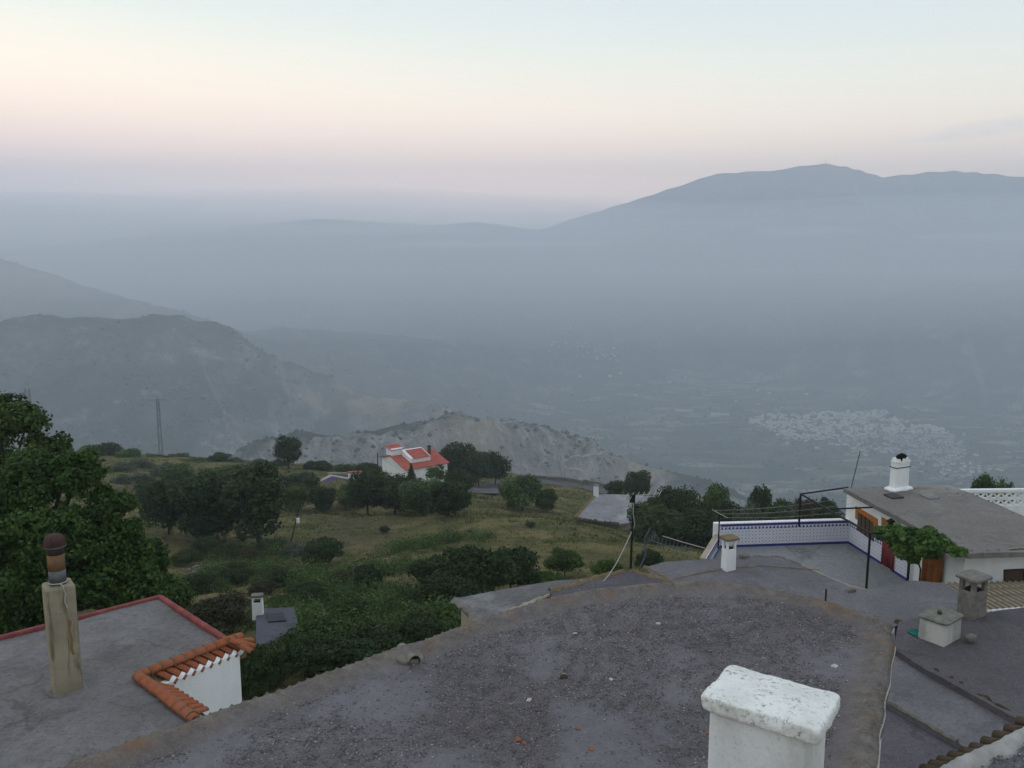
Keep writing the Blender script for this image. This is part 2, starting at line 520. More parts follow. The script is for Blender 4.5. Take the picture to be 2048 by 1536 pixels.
# ---------------------------------------------------------------- haze
HAZE_TOP = 585
mb = MB().box((0, 0, (HAZE_TOP - 650) / 2), (13000, 13000, HAZE_TOP + 650))
hm = bpy.data.materials.new('haze'); hm.use_nodes = True
t = hm.node_tree; t.nodes.clear()
ho = t.nodes.new('ShaderNodeOutputMaterial'); pv = t.nodes.new('ShaderNodeVolumePrincipled')
pv.inputs['Color'].default_value = (.74, .81, .89, 1)
pv.inputs['Density'].default_value = 0.00035
pv.inputs['Anisotropy'].default_value = 0.25
t.links.new(pv.outputs[0], ho.inputs['Volume'])
haze = mb.build('haze', hm)
tag(haze, kind='stuff')

# inversion layer: a thin bank of mist lying across the far valley
gx, gy = np.linspace(-6200, 6200, 60), np.linspace(950, 6200, 74)
GX, GY = np.meshgrid(gx, gy)
side = np.minimum(sstep(0, 500, 6200 - np.abs(GX)), sstep(0, 60, 6200 - GY))
near = 2350 - 700 * sstep(-200, 2200, -GX)
ff = np.clip((GY - near) / (5600 - near), 0, 1)
dome = ff * (1 - .72 * sstep(4300, 6150, GY))
top = -54 + side * (520 * dome + ff * (fbm(GX / 1900, GY / 1100, 4) * 120 - 30))
bot = -58 - side * 575 * np.clip((GY - near) / 2300, 0, 1)
nn = GX.size
V = np.concatenate([np.stack([GX.ravel(), GY.ravel(), top.ravel()], 1), np.stack([GX.ravel(), GY.ravel(), bot.ravel()], 1)])
ii = np.arange(nn).reshape(GX.shape)
q = np.stack([ii[:-1, :-1], ii[:-1, 1:], ii[1:, 1:], ii[1:, :-1]], -1).reshape(-1, 4)
rim = np.concatenate([ii[0, :], ii[1:, -1], ii[-1, -2::-1], ii[-2:0:-1, 0]])
rn = np.roll(rim, -1)
Q = np.concatenate([q, q[:, ::-1] + nn, np.stack([rim + nn, rn + nn, rn, rim], 1)])
mm = bpy.data.materials.new('mist'); mm.use_nodes = True
t = mm.node_tree; t.nodes.clear()
ho = t.nodes.new('ShaderNodeOutputMaterial'); pv = t.nodes.new('ShaderNodeVolumePrincipled')
pv.inputs['Color'].default_value = (1, 1, 1, 1)
pv.inputs['Density'].default_value = 0.00050
pv.inputs['Anisotropy'].default_value = 0.2
t.links.new(pv.outputs[0], ho.inputs['Volume'])
tag(link('mist', quads_mesh('mist', V, Q, True), mm), kind='stuff')

# brighter cloud streaks at the top of the inversion
def streak(px, py, Y, sx, sy, sz, seed):
    c = Py(px, py, Y)
    n, k = 40, 14
    V = []
    for i in range(k + 1):
        la = -math.pi / 2 + math.pi * i / k
        for j in range(n):
            lo = 2 * math.pi * j / n
            f = 1 + .35 * float(perlin(np.array([math.cos(lo) * 2 + seed]), np.array([math.sin(lo) * 2 + .3]))[0])
            V.append((c.x + sx * f * math.cos(la) * math.cos(lo), c.y + sy * f * math.cos(la) * math.sin(lo), c.z + sz * math.sin(la) * (1 + .3 * math.cos(lo * 3 + seed)) + sx * .004 * math.cos(lo)))
    me = grid_mesh('cloud_streak', np.array(V), k + 1, n, True, wrap=True)
    tag(link('cloud_streak', me, CLOUD), kind='stuff')
CLOUD = bpy.data.materials.new('cloud'); CLOUD.use_nodes = True
t = CLOUD.node_tree; t.nodes.clear()
ho = t.nodes.new('ShaderNodeOutputMaterial'); pv = t.nodes.new('ShaderNodeVolumePrincipled')
pv.inputs['Color'].default_value = (.985, .985, .985, 1)
pv.inputs['Density'].default_value = 0.0009
pv.inputs['Anisotropy'].default_value = 0.1
t.links.new(pv.outputs[0], ho.inputs['Volume'])
streak(560, 460, 3600, 900, 500, 24, 1)
streak(980, 488, 3500, 480, 350, 16, 5)
streak(1620, 462, 3700, 230, 250, 20, 9)
streak(2010, 474, 3600, 420, 300, 22, 12)
# ================================================================ near buildings
def zat(p, py):
    """height at which the vertical line through p is seen at image height py"""
    v = (768 - py) / F_PX
    cp, sp = math.cos(PITCH), math.sin(PITCH)
    return p[1] * (v * cp - sp) / (cp + v * sp)

def roof_mat(name, c1, c2, speck, scale=1.0, bump=.5, patch=None):
    m = Mat(name)
    a = m.rng(m.noise(.55 * scale, 6, .62), .36, .64)
    b = m.rng(m.noise(9 * scale, 5, .75), .34, .66)
    s = m.rng(m.noise(34 * scale, 3, .8), .55, .68)
    c = m.mix(a, c1, c2)
    c = m.mix(m.math('MULTIPLY', b, .45), c, tuple(q * .55 for q in c1))
    c = m.mix(m.math('MULTIPLY', s, .5), c, speck)
    if patch:
        w = m.rng(m.noise(.30 * scale, 5, .7), .53, .66)
        c = m.mix(m.math('MULTIPLY', w, .55), c, patch)
    mo = m.rng(m.noise(13 * scale, 4, .7, .4), .54, .62)
    c = m.mix(m.math('MULTIPLY', mo, .42), c, tuple(q * .5 for q in c1))
    st = m.rng(m.noise(.9 * scale, 7, .74, .5), .54, .60)
    c = m.mix(m.math('MULTIPLY', st, .28), c, tuple(q * .45 for q in c1))
    wv = m.n('ShaderNodeVectorMath', operation='ADD'); m.l(m.coord(), wv.inputs[0])
    wn_ = m.n('ShaderNodeTexNoise'); wn_.inputs['Scale'].default_value = .8; wn_.inputs['Detail'].default_value = 5; m.l(m.coord(), wn_.inputs['Vector'])
    wsc = m.n('ShaderNodeVectorMath', operation='SCALE'); m.l(wn_.outputs['Color'], wsc.inputs[0]); wsc.inputs['Scale'].default_value = 1.6
    m.l(wsc.outputs[0], wv.inputs[1])
    vo = m.n('ShaderNodeTexVoronoi', feature='DISTANCE_TO_EDGE'); vo.inputs['Scale'].default_value = .42 * scale; m.l(wv.outputs[0], vo.inputs['Vector'])
    ck = m.math('MULTIPLY', m.rng(vo.outputs['Distance'], .0, .022, 1, 0), m.rng(m.noise(.5, 3), .45, .6))
    c = m.mix(m.math('MULTIPLY', ck, .5), c, tuple(q * .35 for q in c1))
    m.base(c).rough(.95, .15)
    m.bump(m.math('ADD', m.noise(26 * scale, 4, .8), m.math('MULTIPLY', m.noise(3 * scale, 4, .6), 1.5)), bump, .03)
    return m.done()

M_LAUNA = roof_mat('grey_clay_roof', (.118, .108, .120), (.178, .165, .178), (.32, .30, .30), 1.0, .6, (.215, .205, .215))
M_LAUNA2 = roof_mat('grey_clay_roof_far', (.145, .134, .140), (.205, .192, .198), (.29, .27, .265), .9, .6)
M_LAUNA3 = roof_mat('dark_clay_roof', (.095, .084, .090), (.140, .126, .132), (.25, .23, .22), 1.0, .7)
M_SLAB = roof_mat('pale_screed_roof', (.215, .212, .215), (.31, .305, .305), (.13, .125, .12), .8, .3, (.40, .40, .40))
M_BROWNROOF = roof_mat('brown_cement_roof', (.175, .160, .145), (.230, .215, .198), (.32, .30, .26), .7, .4, (.36, .335, .295))

def white_mat(name, base=(.80, .81, .80), stain=(.52, .50, .44), amt=.35, speck=0.0):
    m = Mat(name)
    a = m.rng(m.noise(1.7, 6, .65, vec=m.stretch((1, 1, .35))), .42, .70)
    c = m.mix(m.math('MULTIPLY', a, amt), base, stain)
    if speck:
        s = m.math('MULTIPLY', m.rng(m.noise(26, 9, .82), .53, .60), m.rng(m.noise(3.5, 5, .7), .40, .62, .15, 1))
        c = m.mix(m.math('MULTIPLY', s, speck), c, (.10, .095, .075))
        s2 = m.rng(m.noise(3.2, 5, .7), .55, .72)
        c = m.mix(m.math('MULTIPLY', s2, speck * .6), c, (.50, .49, .43))
    m.base(c).rough(.9, .2)
    m.bump(m.noise(14, 6, .65), .35, .02)
    return m.done()

M_WHITE = white_mat('whitewash')
M_WHITE_OLD = white_mat('weathered_whitewash', (.80, .805, .76), (.46, .44, .36), .60, 1.0)
M_WHITE_BODY = white_mat('worn_whitewash', (.76, .77, .75), (.36, .34, .29), .62, .30)
M_PLASTER = white_mat('beige_render', (.36, .31, .235), (.20, .17, .12), .6)
M_CREAM = white_mat('cream_render', (.60, .57, .50), (.40, .36, .28), .5)

m = Mat('stained_concrete')
a = m.rng(m.noise(2.2, 6, .65), .35, .65)
c = m.mix(a, (.35, .305, .215), (.235, .205, .145))
w = m.rng(m.noise(2.6, 5, .6, .3, vec=m.stretch((3.2, 3.2, .45))), .54, .66)
c = m.mix(m.math('MULTIPLY', w, .85), c, (.125, .105, .07))
c = m.mix(m.math('MULTIPLY', m.rng(m.noise(30, 4, .8), .55, .7), .4), c, (.13, .12, .09))
m.base(c).rough(.92, .15).bump(m.noise(20, 6, .7), .4, .015)
M_CONC = m.done()
M_GREYCONC = plain('grey_mortar', (.22, .205, .18), .95, .25, 5, .15, .5, c2=(.12, .11, .095))
M_RUST = plain('rust_streak', (.235, .145, .065), .9, .3, 9, .1, c2=(.19, .11, .05))
M_REDPAINT = plain('dull_red_paint', (.28, .075, .07), .8, .22, 5, .2, .3)
m = Mat('terracotta')
oi = m.n('ShaderNodeObjectInfo')
c = m.mix(m.rng(m.noise(9, 6, .7), .3, .7), (.22, .072, .036), (.42, .125, .052))
c = m.mix(m.rng(oi.outputs['Random'], 0, 1, 0, .55), c, (.27, .115, .065))
c = m.mix(m.math('MULTIPLY', m.rng(m.noise(14, 5, .75), .55, .68), .6), c, (.12, .095, .06))
m.base(c).rough(.88, .15).bump(m.noise(40, 5, .6), .3, .01)
M_TERRA = m.done()
M_TERRA_OLD = plain('mossy_terracotta', (.115, .072, .048), .95, .3, 12, .1, .5, c2=(.05, .055, .035))
M_PALETILE = plain('pale_clay_tile', (.36, .31, .215), .9, .25, 4, .15, .3, c2=(.20, .17, .12))
M_ZINC = plain('dull_zinc', (.13, .135, .135), .5, .2, 7, .4, metal=.5)
M_SOOT = plain('sooty_metal', (.055, .045, .04), .7, .3, 8, .3, metal=.3)
M_RUSTMETAL = plain('rusted_pipe', (.28, .125, .035), .8, .3, 4, .2, c2=(.10, .085, .065))
M_COWL = plain('rusted_cowl', (.085, .042, .035), .75, .3, 7, .25, metal=.3, c2=(.035, .022, .02))
M_BLACK = plain('black_iron', (.018, .018, .020), .6, .1, 5, .3, metal=.3)
M_DARK = plain('dark_opening', (.012, .011, .010), .95, .1, 5, .05)
M_WIRE = plain('pale_cable', (.46, .44, .40), .7, .1, 5, .2)
M_GREYMETAL = plain('grey_aluminium', (.40, .41, .42), .45, .1, 5, .4, metal=.5)
M_WOOD = plain('dark_timber', (.060, .045, .032), .85, .3, 8, .2, c2=(.03, .022, .015))
M_SHUTTER = plain('brown_shutter', (.10, .065, .045), .7, .15, 12, .2)
M_ORANGE = plain('ochre_paint', (.46, .165, .035), .85, .12, 4, .2)
M_BROWNCLOTH = plain('orange_brown_cloth', (.28, .11, .035), .95, .2, 3, .05)
M_REDCLOTH = plain('red_cloth', (.27, .065, .065), .95, .15, 5, .05)
M_BLUE = plain('cobalt_tile', (.030, .035, .20), .35, .1, 8, .5)
M_TEAL = plain('teal_cloth', (.02, .19, .15), .9, .2, 5, .1)
M_TERRACEFLOOR = roof_mat('terrace_floor', (.225, .228, .225), (.27, .272, .268), (.28, .28, .28), .6, .15)
M_MOSS = plain('dry_moss', (.085, .062, .032), 1.0, .35, 6, .05, .8, c2=(.032, .03, .018))
M_LICHEN = plain('ochre_lichen_mortar', (.24, .175, .085), 1.0, .3, 5, .05, .7, c2=(.13, .105, .075))

# ---------------------------------------------------------------- ring mesh for a flat roof with a rounded rim
def resample(poly, n):
    p = np.array([tuple(q)[:2] for q in poly]); q = np.concatenate([p, p[:1]])
    s = np.concatenate([[0], np.cumsum(np.hypot(*(np.diff(q, axis=0).T)))])
    u = np.linspace(0, s[-1], n, endpoint=False)
    return np.stack([np.interp(u, s, q[:, 0]), np.interp(u, s, q[:, 1])], 1)

def bare_patch(x, y):
    return sstep(-.02, .30, fbm(x * .75 + 11, y * .75 + 4, 4))

def ring_roof(name, poly, z, centre, mat, parent, n=420, rim=.10, rimw=.55, rough=.02, seed=0, drop=.14, rough_edge=.02):
    b = resample(poly, n)
    b = b + np.stack([perlin(b[:, 0] * 2.2 + seed, b[:, 1] * 2.2), perlin(b[:, 0] * 2.2 + 50, b[:, 1] * 2.2 + seed)], 1) * rough_edge * 2
    c = np.array(centre[:2])
    tt = np.concatenate([[0.02], np.linspace(.06, .82, 40), np.linspace(.83, 1.0, 30)])
    V = []
    bb = b
    for t in tt:
        P = c + (b - c) * t
        # true distance to the edge polyline
        d = np.full(len(P), 1e9)
        for i in range(0, n, 2):
            d = np.minimum(d, np.hypot(P[:, 0] - bb[i, 0], P[:, 1] - bb[i, 1]))
        e = np.clip(d, 0, None)
        zz = rim * np.exp(-((e - rimw * .35) / (rimw * .45)) ** 2) * (1 + .5 * perlin(P[:, 0] * 1.3 + seed, P[:, 1] * 1.3)) - .05 * np.exp(-(e / .06) ** 2)
        zz = zz + fbm(P[:, 0] * .8 + seed, P[:, 1] * .8, 3) * rough * 1.6 + fbm(P[:, 0] * 7, P[:, 1] * 7, 3) * rough * .35
        V.append(np.stack([P[:, 0], P[:, 1], z + zz], 1))
    k = len(V)
    V.append(np.stack([b[:, 0], b[:, 1], np.full(n, z - drop)], 1))
    V = np.concatenate(V)
    me = grid_mesh(name, V, k + 1, n, True, wrap=True)
    me.flip_normals()
    o = link(name, me, mat, parent)
    a = me.attributes.new('edge', 'FLOAT', 'POINT')
    d = np.full(len(V), 1e9)
    for i in range(0, n, 2):
        d = np.minimum(d, np.hypot(V[:, 0] - bb[i, 0], V[:, 1] - bb[i, 1]))
    a.data.foreach_set('value', np.exp(-(d / rimw) ** 2).astype(np.float32))
    a = me.attributes.new('bare', 'FLOAT', 'POINT'); a.data.foreach_set('value', bare_patch(V[:, 0], V[:, 1]).astype(np.float32))
    return o

def inside(poly, x, y):
    r = np.zeros(x.shape, bool)
    n = len(poly)
    for i in range(n):
        x1, y1 = poly[i][0], poly[i][1]; x2, y2 = poly[(i + 1) % n][0], poly[(i + 1) % n][1]
        c = ((y1 > y) != (y2 > y)) & (x < (x2 - x1) * (y - y1) / ((y2 - y1) or 1e-9) + x1)
        r ^= c
    return r

def slab(mb, c, sx, sy, th, rz, n=56, noise=.02, dome=.25, seed=0, power=6):
    """rough rounded slab: bottom at c.z"""
    prof = [(.0, th * (1 + dome)), (.25, th * (1 + dome * .96)), (.5, th * (1 + dome * .8)), (.7, th * (1 + dome * .55)), (.85, th * (1 + dome * .3)), (.95, th * (1 + dome * .05)), (.985, th * .92), (1.0, th * .72), (1.0, th * .30), (.985, th * .04), (.95, 0), (.5, 0)]
    rows = []
    for r, z in prof:
        k = np.arange(n) * 2 * np.pi / n
        s = (np.abs(np.cos(k)) ** power + np.abs(np.sin(k)) ** power) ** (-1 / power)
        x, y = np.cos(k) * s * r * sx / 2, np.sin(k) * s * r * sy / 2
        x = x + fbm(x * 5 + seed, y * 5 + z * 9, 3) * noise * (r > .6); y = y + fbm(x * 5 + 40, y * 5 + seed + z * 9, 3) * noise * (r > .6)
        zz = z + fbm(x * 4 + seed, y * 4 + 13, 3) * noise * .9
        ca, sa = math.cos(rz), math.sin(rz)
        rows.append(np.stack([c[0] + x * ca - y * sa, c[1] + x * sa + y * ca, c[2] + zz], 1))
    V = np.concatenate(rows)
    b = len(mb.v)
    mb.v += [tuple(v) for v in V]
    for i in range(len(prof) - 1):
        for k in range(n):
            k2 = (k + 1) % n
            mb.f.append((b + i * n + k2, b + i * n + k, b + (i + 1) * n + k, b + (i + 1) * n + k2))
    mb.f.append(tuple(b + k for k in range(n)))
    mb.f.append(tuple(b + (len(prof) - 1) * n + k for k in range(n - 1, -1, -1)))
    return mb

def rect_from(pts):
    """centre, width, depth, angle of the rectangle nearest to BL, BR, FR, FL"""
    a, b, d, c = [Vector(p[:2]) for p in pts]
    u = ((b - a) + (d - c)); rz = math.atan2(u.y, u.x)
    return (a + b + c + d) / 4, u.length / 2, ((a - c).length + (b - d).length) / 2, rz

# ================================================================ the roof under the camera
ZR = -4.0
main_px = [(60,1575),(120,1536),(300,1470),(480,1405),(560,1378),(650,1345),(740,1313),(830,1282),(905,1255),(1000,1222),(1080,1196),(1150,1181),(1220,1172),(1310,1166),(1390,1159),(1455,1157),(1530,1167),(1620,1188),(1700,1213),(1760,1233),(1788,1246),(1783,1268),(1787,1285),(1781,1340),(1775,1395),(1760,1470),(1748,1536),(1738,1620)]
main_poly = [Pz(x, y + (7 if y < 1300 else 3), ZR) for x, y in main_px]
near_y = 2.2
main_poly += [Vector((2.6, near_y, ZR)), Vector((-3.6, near_y, ZR))]
own = thing('flat_roofed_house', 'house under the camera with a wide flat roof of grey gravelly clay', 'house', (0, 6, -14))
MW = Matrix.Translation(-Vector((0, 6, -14)))

def place(o, root):
    """parts are written in world coordinates; shift them under their thing"""
    o.parent = root
    M = root.matrix_basis.inverted()
    o.data.transform(M)
    return o

m = Mat('gravelly_clay_roof')
ed = m.attr('edge')
a = m.rng(m.noise(.5, 6, .6), .36, .64); b = m.rng(m.noise(11, 5, .75), .34, .66); s = m.rng(m.noise(46, 3, .8), .55, .68)
c = m.mix(a, (.132, .119, .122), (.190, .175, .178))
c = m.mix(m.math('MULTIPLY', b, .55), c, (.078, .068, .072))
c = m.mix(m.math('MULTIPLY', s, .5), c, (.34, .32, .31))
c = m.mix(m.math('MULTIPLY', m.attr('bare'), .5), c, m.mix(m.rng(m.noise(6, 5, .7), .35, .65), (.185, .175, .195), (.255, .243, .262)))
edn = m.math('MULTIPLY', m.rng(ed, .10, .75), m.rng(m.noise(3.0, 5, .7), .25, .55))
c2 = m.mix(m.rng(m.noise(7, 8, .8), .38, .62), (.108, .094, .084), (.222, .196, .162))
c2 = m.mix(m.math('MULTIPLY', m.rng(m.noise(38, 5, .8), .52, .66), .6), c2, (.33, .28, .21))
lc = m.rng(m.noise(1.6, 5, .7), .50, .68)
c2 = m.mix(m.math('MULTIPLY', lc, .7), c2, (.235, .115, .045))
c = m.mix(edn, c, c2)
m.base(c).rough(.95, .12)
m.bump(m.math('ADD', m.noise(40, 4, .8), m.math('MULTIPLY', m.noise(5, 5, .65), 1.6)), .7, .03)
M_MAIN = m.done()
ctr = (sum(p.x for p in main_poly) / len(main_poly) - .2, 6.0)
o = ring_roof('roof', main_poly, ZR, ctr, M_MAIN, None, n=520, rim=.06, rimw=.29, rough=.022, seed=3)
place(o, own)
wall_poly = []
for i, p in enumerate(main_poly):
    d = Vector((p.x - ctr[0], p.y - ctr[1])).normalized()
    off = -.10
    wall_poly.append((p.x + d.x * off, p.y + d.y * off))
mb = MB().prism(wall_poly, -14.0, ZR - .045)
place(mb.build('wall', M_WHITE), own)
# drain pipe in a collar of mortar
dp = Pz(829, 1328, ZR)
ax = Vector((-.42, .80, -.06)).normalized()
q0 = Vector((dp.x, dp.y, ZR + .03))
mb = MB()
ang = math.atan2(ax.y, ax.x)
sx_ = Vector((ax.y, -ax.x, 0))
c_ = q0 + ax * .17; slab(mb, (c_.x, c_.y, ZR - .04), .34, .27, .08, ang, 44, .025, .05, 3, 3)
c_ = q0 + ax * .10 + sx_ * .20; slab(mb, (c_.x, c_.y, ZR - .05), .30, .30, .03, ang, 44, .03, .1, 8, 3)
c_ = q0 + ax * .02 - sx_ * .17; slab(mb, (c_.x, c_.y, ZR - .05), .36, .24, .025, ang, 44, .03, .1, 5, 3)
place(mb.build('mortar_collar', plain('pale_mortar', (.205, .19, .155), .95, .2, 7, .15, .6, c2=(.125, .11, .088)), smooth=True), own)
mb = MB()
mb.tube([q0 - ax * .01, q0 + ax * .36], .058, 16, cap=False)
mb.tube([q0 - ax * .01, q0 + ax * .36], .049, 16, cap=False)
place(mb.build('drain_pipe', M_GREYCONC, smooth=True), own)
place(MB().tube([q0 + ax * .05, q0 + ax * .06], .050, 16).build('drain_mouth', M_DARK), own)
# ragged white plaster along the open right edge
bq = resample(main_poly, 520)
bq = bq + np.stack([perlin(bq[:, 0] * 2.2 + 3, bq[:, 1] * 2.2), perlin(bq[:, 0] * 2.2 + 50, bq[:, 1] * 2.2 + 3)], 1) * .04
sel = bq[(bq[:, 0] > 2.2) & (bq[:, 1] < Pz(1788, 1252, ZR).y) & (bq[:, 1] > 2.6)]
sel = sel[np.argsort(-sel[:, 1])]
V = []
for i, p in enumerate(sel):
    w_ = .006 + .008 * abs(float(perlin(np.array([i * .31]), np.array([2.2]))[0])) * 2
    V += [(p[0] - .004, p[1], ZR - .012), (p[0] + w_, p[1], ZR - .02), (p[0] + w_ * .9, p[1], ZR - .04)]
n_ = len(sel)
mb = MB().add(V, [(3 * i + k, 3 * i + 3 + k, 3 * i + 4 + k, 3 * i + 1 + k) for i in range(n_ - 1) for k in (0, 1)])
place(mb.build('plaster_edge', white_mat('worn_edge_plaster', (.44, .42, .38), (.22, .20, .17), .8, .3), smooth=True), own)

# loose gravel on it
rs = np.random.RandomState(5)
def gravel(name, poly, z0, count, smin, smax, mat, zf=None, keep=None, seed=0):
    rs = np.random.RandomState(seed)
    xs = [p[0] for p in poly]; ys = [p[1] for p in poly]
    x = rs.uniform(min(xs), max(xs), count * 3); y = rs.uniform(min(ys), max(ys), count * 3)
    k = inside(poly, x, y)
    if keep is not None: k &= rs.rand(len(x)) < keep(x, y)
    x, y = x[k][:count], y[k][:count]
    n = len(x)
    s = smin + (smax - smin) * rs.rand(n) ** 3.8
    base = np.array([(1, 0, 0), (0, 1, 0), (-1, 0, 0), (0, -1, 0), (0, 0, .75), (0, 0, -.5)], float)
    V = base[None] * (.7 + .6 * rs.rand(n, 6, 1)) * s[:, None, None]
    V[:, :, 0] *= (.8 + .7 * rs.rand(n))[:, None]
    a = rs.rand(n) * 6.283; ca, sa = np.cos(a)[:, None], np.sin(a)[:, None]
    X = V[:, :, 0] * ca - V[:, :, 1] * sa; Y = V[:, :, 0] * sa + V[:, :, 1] * ca
    zb = z0 + (zf(x, y) if zf is not None else 0)
    V = np.stack([X + x[:, None], Y + y[:, None], V[:, :, 2] + zb[:, None] + s[:, None] * .2 if hasattr(zb, 'shape') else V[:, :, 2] + zb + s[:, None] * .2], -1).reshape(-1, 3)
    tri = np.array([(0, 1, 4), (1, 2, 4), (2, 3, 4), (3, 0, 4), (1, 0, 5), (2, 1, 5), (3, 2, 5), (0, 3, 5)])
    Q = (tri[None] + (np.arange(n) * 6)[:, None, None]).reshape(-1, 3)
    me = quads_mesh(name, V, Q)
    at = me.attributes.new('tone', 'FLOAT', 'POINT'); at.data.foreach_set('value', np.repeat(rs.rand(n), 6).astype(np.float32))
    return tag(link(name, me, mat), kind='stuff')

m = Mat('loose_stones')
cr_ = m.n('ShaderNodeValToRGB'); m.l(m.attr('tone'), cr_.inputs[0])
els = [(0, (.080, .070, .071)), (.35, (.125, .113, .113)), (.66, (.175, .160, .154)), (.90, (.25, .232, .215)), (.968, (.42, .40, .38)), (.980, (.32, .13, .06)), (1.0, (.14, .12, .16))]
while len(cr_.color_ramp.elements) < len(els): cr_.color_ramp.elements.new(.5)
for e, (p, cc) in zip(cr_.color_ramp.elements, els):
    e.position = p; e.color = (*cc, 1)
m.base(cr_.outputs[0]).rough(.9, .2)
M_STONES = m.done()

def main_z(x, y):
    return fbm(x * .8 + 3, y * .8, 3) * .022 * 1.6
b4 = resample(main_poly, 260)
def main_keep(x, y):
    d = np.full(x.shape, 1e9)
    for q in b4:
        d = np.minimum(d, np.hypot(x - q[0], y - q[1]))
    bare = bare_patch(x, y)
    return (.06 + .94 * (1 - bare * .93)) * (.34 + .66 * sstep(.15, .50, d))
gravel('gravel', main_poly, ZR, 175000, .0020, .0112, M_STONES, main_z, main_keep, 11)

# single stones and brick shards that stand out
def pebble(px, py, s, mat, name, label, cat, flat=.5, group=None, seed=0):
    p = Pz(px, py, ZR)
    rr = random.Random(px * 7 + py)
    mb = MB()
    bm = bpy.data.meshes.new(name)
    import bmesh
    b = bmesh.new(); bmesh.ops.create_icosphere(b, subdivisions=1, radius=s)
    for v in b.verts:
        v.co *= .75 + .5 * rr.random(); v.co.z *= flat; v.co.x *= 1.35
    b.to_mesh(bm); b.free()
    o = link(name, bm, mat)
    o.location = (p.x, p.y, ZR + float(main_z(np.array([p.x]), np.array([p.y]))[0]) + s * flat * .5)
    o.rotation_euler = (0, 0, rr.random() * 3)
    return tag(o, label, cat, group)
M_PALE = plain('pale_stone', (.50, .48, .45), .9, .1, 9, .2)
M_SHARD = plain('brick_shard', (.32, .12, .06), .9, .15, 9, .1)
pebble(1058, 1402, 0.025, M_PALE, 'stone', 'whitest flat pebble amid gravel left of the drain stain, mid roof', 'stone')
pebble(1150, 1268, 0.021, M_PALE, 'stone', 'pale pebble in the bare clay patch nearest the roof top edge', 'stone')
pebble(1316, 1247, 0.021, M_PALE, 'stone', 'pale pebble up the gravel roof, farthest from the camera', 'stone')
pebble(1670, 1333, 0.031, M_PALE, 'stone', 'white angular stone just behind the white chimney cap', 'stone', .35)
pebble(1222, 1362, 0.022, M_PALE, 'stone', 'long cream pebble lying in the bare strip of clay', 'stone', .4)
pebble(1128, 1358, 0.034, M_MOSS, 'moss_clump', 'dark dry moss clump lying on the gravel roof', 'moss clump', .6)
pebble(1036, 1480, 0.030, M_SHARD, 'brick_shard', 'largest orange brick shard, low on the gravel roof', 'brick shard', .45)
pebble(1047, 1487, 0.021, M_SHARD, 'brick_shard', 'small orange shard touching the largest brick shard', 'brick shard', .45)
pebble(1182, 1503, 0.025, M_SHARD, 'brick_shard', 'thin reddish brick shard low on the gravel roof between big shard and chimney', 'brick shard', .3)
pebble(1260, 1263, 0.022, M_SHARD, 'brick_shard', 'dull orange shard near the far edge of the gravel roof', 'brick shard', .4)
pebble(1156, 1464, 0.016, M_SHARD, 'brick_shard', 'small orange shard in the middle of the gravel roof', 'brick shard', .5)
pebble(1416, 1468, 0.019, M_SHARD, 'brick_shard', 'bright orange shard close beside the white chimney base', 'brick shard', .5)

# white chimney on the roof
zc = -2.98
cc, cw, cdp, crz = rect_from([Pz(1462, 1322, zc + .12), Pz(1668, 1380, zc + .12), Pz(1638, 1482, zc), Pz(1404, 1410, zc)])
t = thing('white_chimney', 'big weathered white chimney with a rough flat cap, close to the camera', 'chimney', (cc.x, cc.y, ZR))
mb = MB(); slab(mb, (cc.x, cc.y - .02, zc - .01), cw * 1.06, cdp * 1.16, .105, crz, 160, .016, .10, 5, 16)
o = mb.build('cap', M_WHITE_OLD, smooth=True); place(o, t)
md = o.modifiers.new('sub', 'SUBSURF'); md.levels = md.render_levels = 2
tx = bpy.data.textures.new('rough', 'CLOUDS'); tx.noise_scale = .05; tx.noise_depth = 4
dm = o.modifiers.new('disp', 'DISPLACE'); dm.texture = tx; dm.strength = .012; dm.mid_level = .5; dm.texture_coords = 'LOCAL'
mb = MB()
bw, bd = cw * .91, cdp * .95
ca, sa = math.cos(crz), math.sin(crz)
for i in range(1):
    pl = []
    for dx, dy in ((-1, -1), (1, -1), (1, 1), (-1, 1)):
        x, y = dx * bw / 2, dy * bd / 2 - .02
        pl.append((cc.x + x * ca - y * sa, cc.y + x * sa + y * ca))
    mb.prism(pl, ZR - .1, zc + .03)
o = mb.build('shaft', M_WHITE_BODY, bevel=.05, seg=3); place(o, t)

# ================================================================ house on the left with the red kerb
ZL = -6.0
left = thing('flat_roofed_house', 'house with a pale grey flat roof, red kerb and orange tiled corner', 'house', tuple(Pz(200, 1340, -14)))
LP = [(-260,1345),(0,1274),(320,1192),(456,1281),(275,1362),(402,1444),(470,1500),(420,1750),(-300,2100),(-700,1700)]
lp = [Pz(x, y, ZL) for x, y in LP]
pl = [(p.x, p.y) for p in lp]
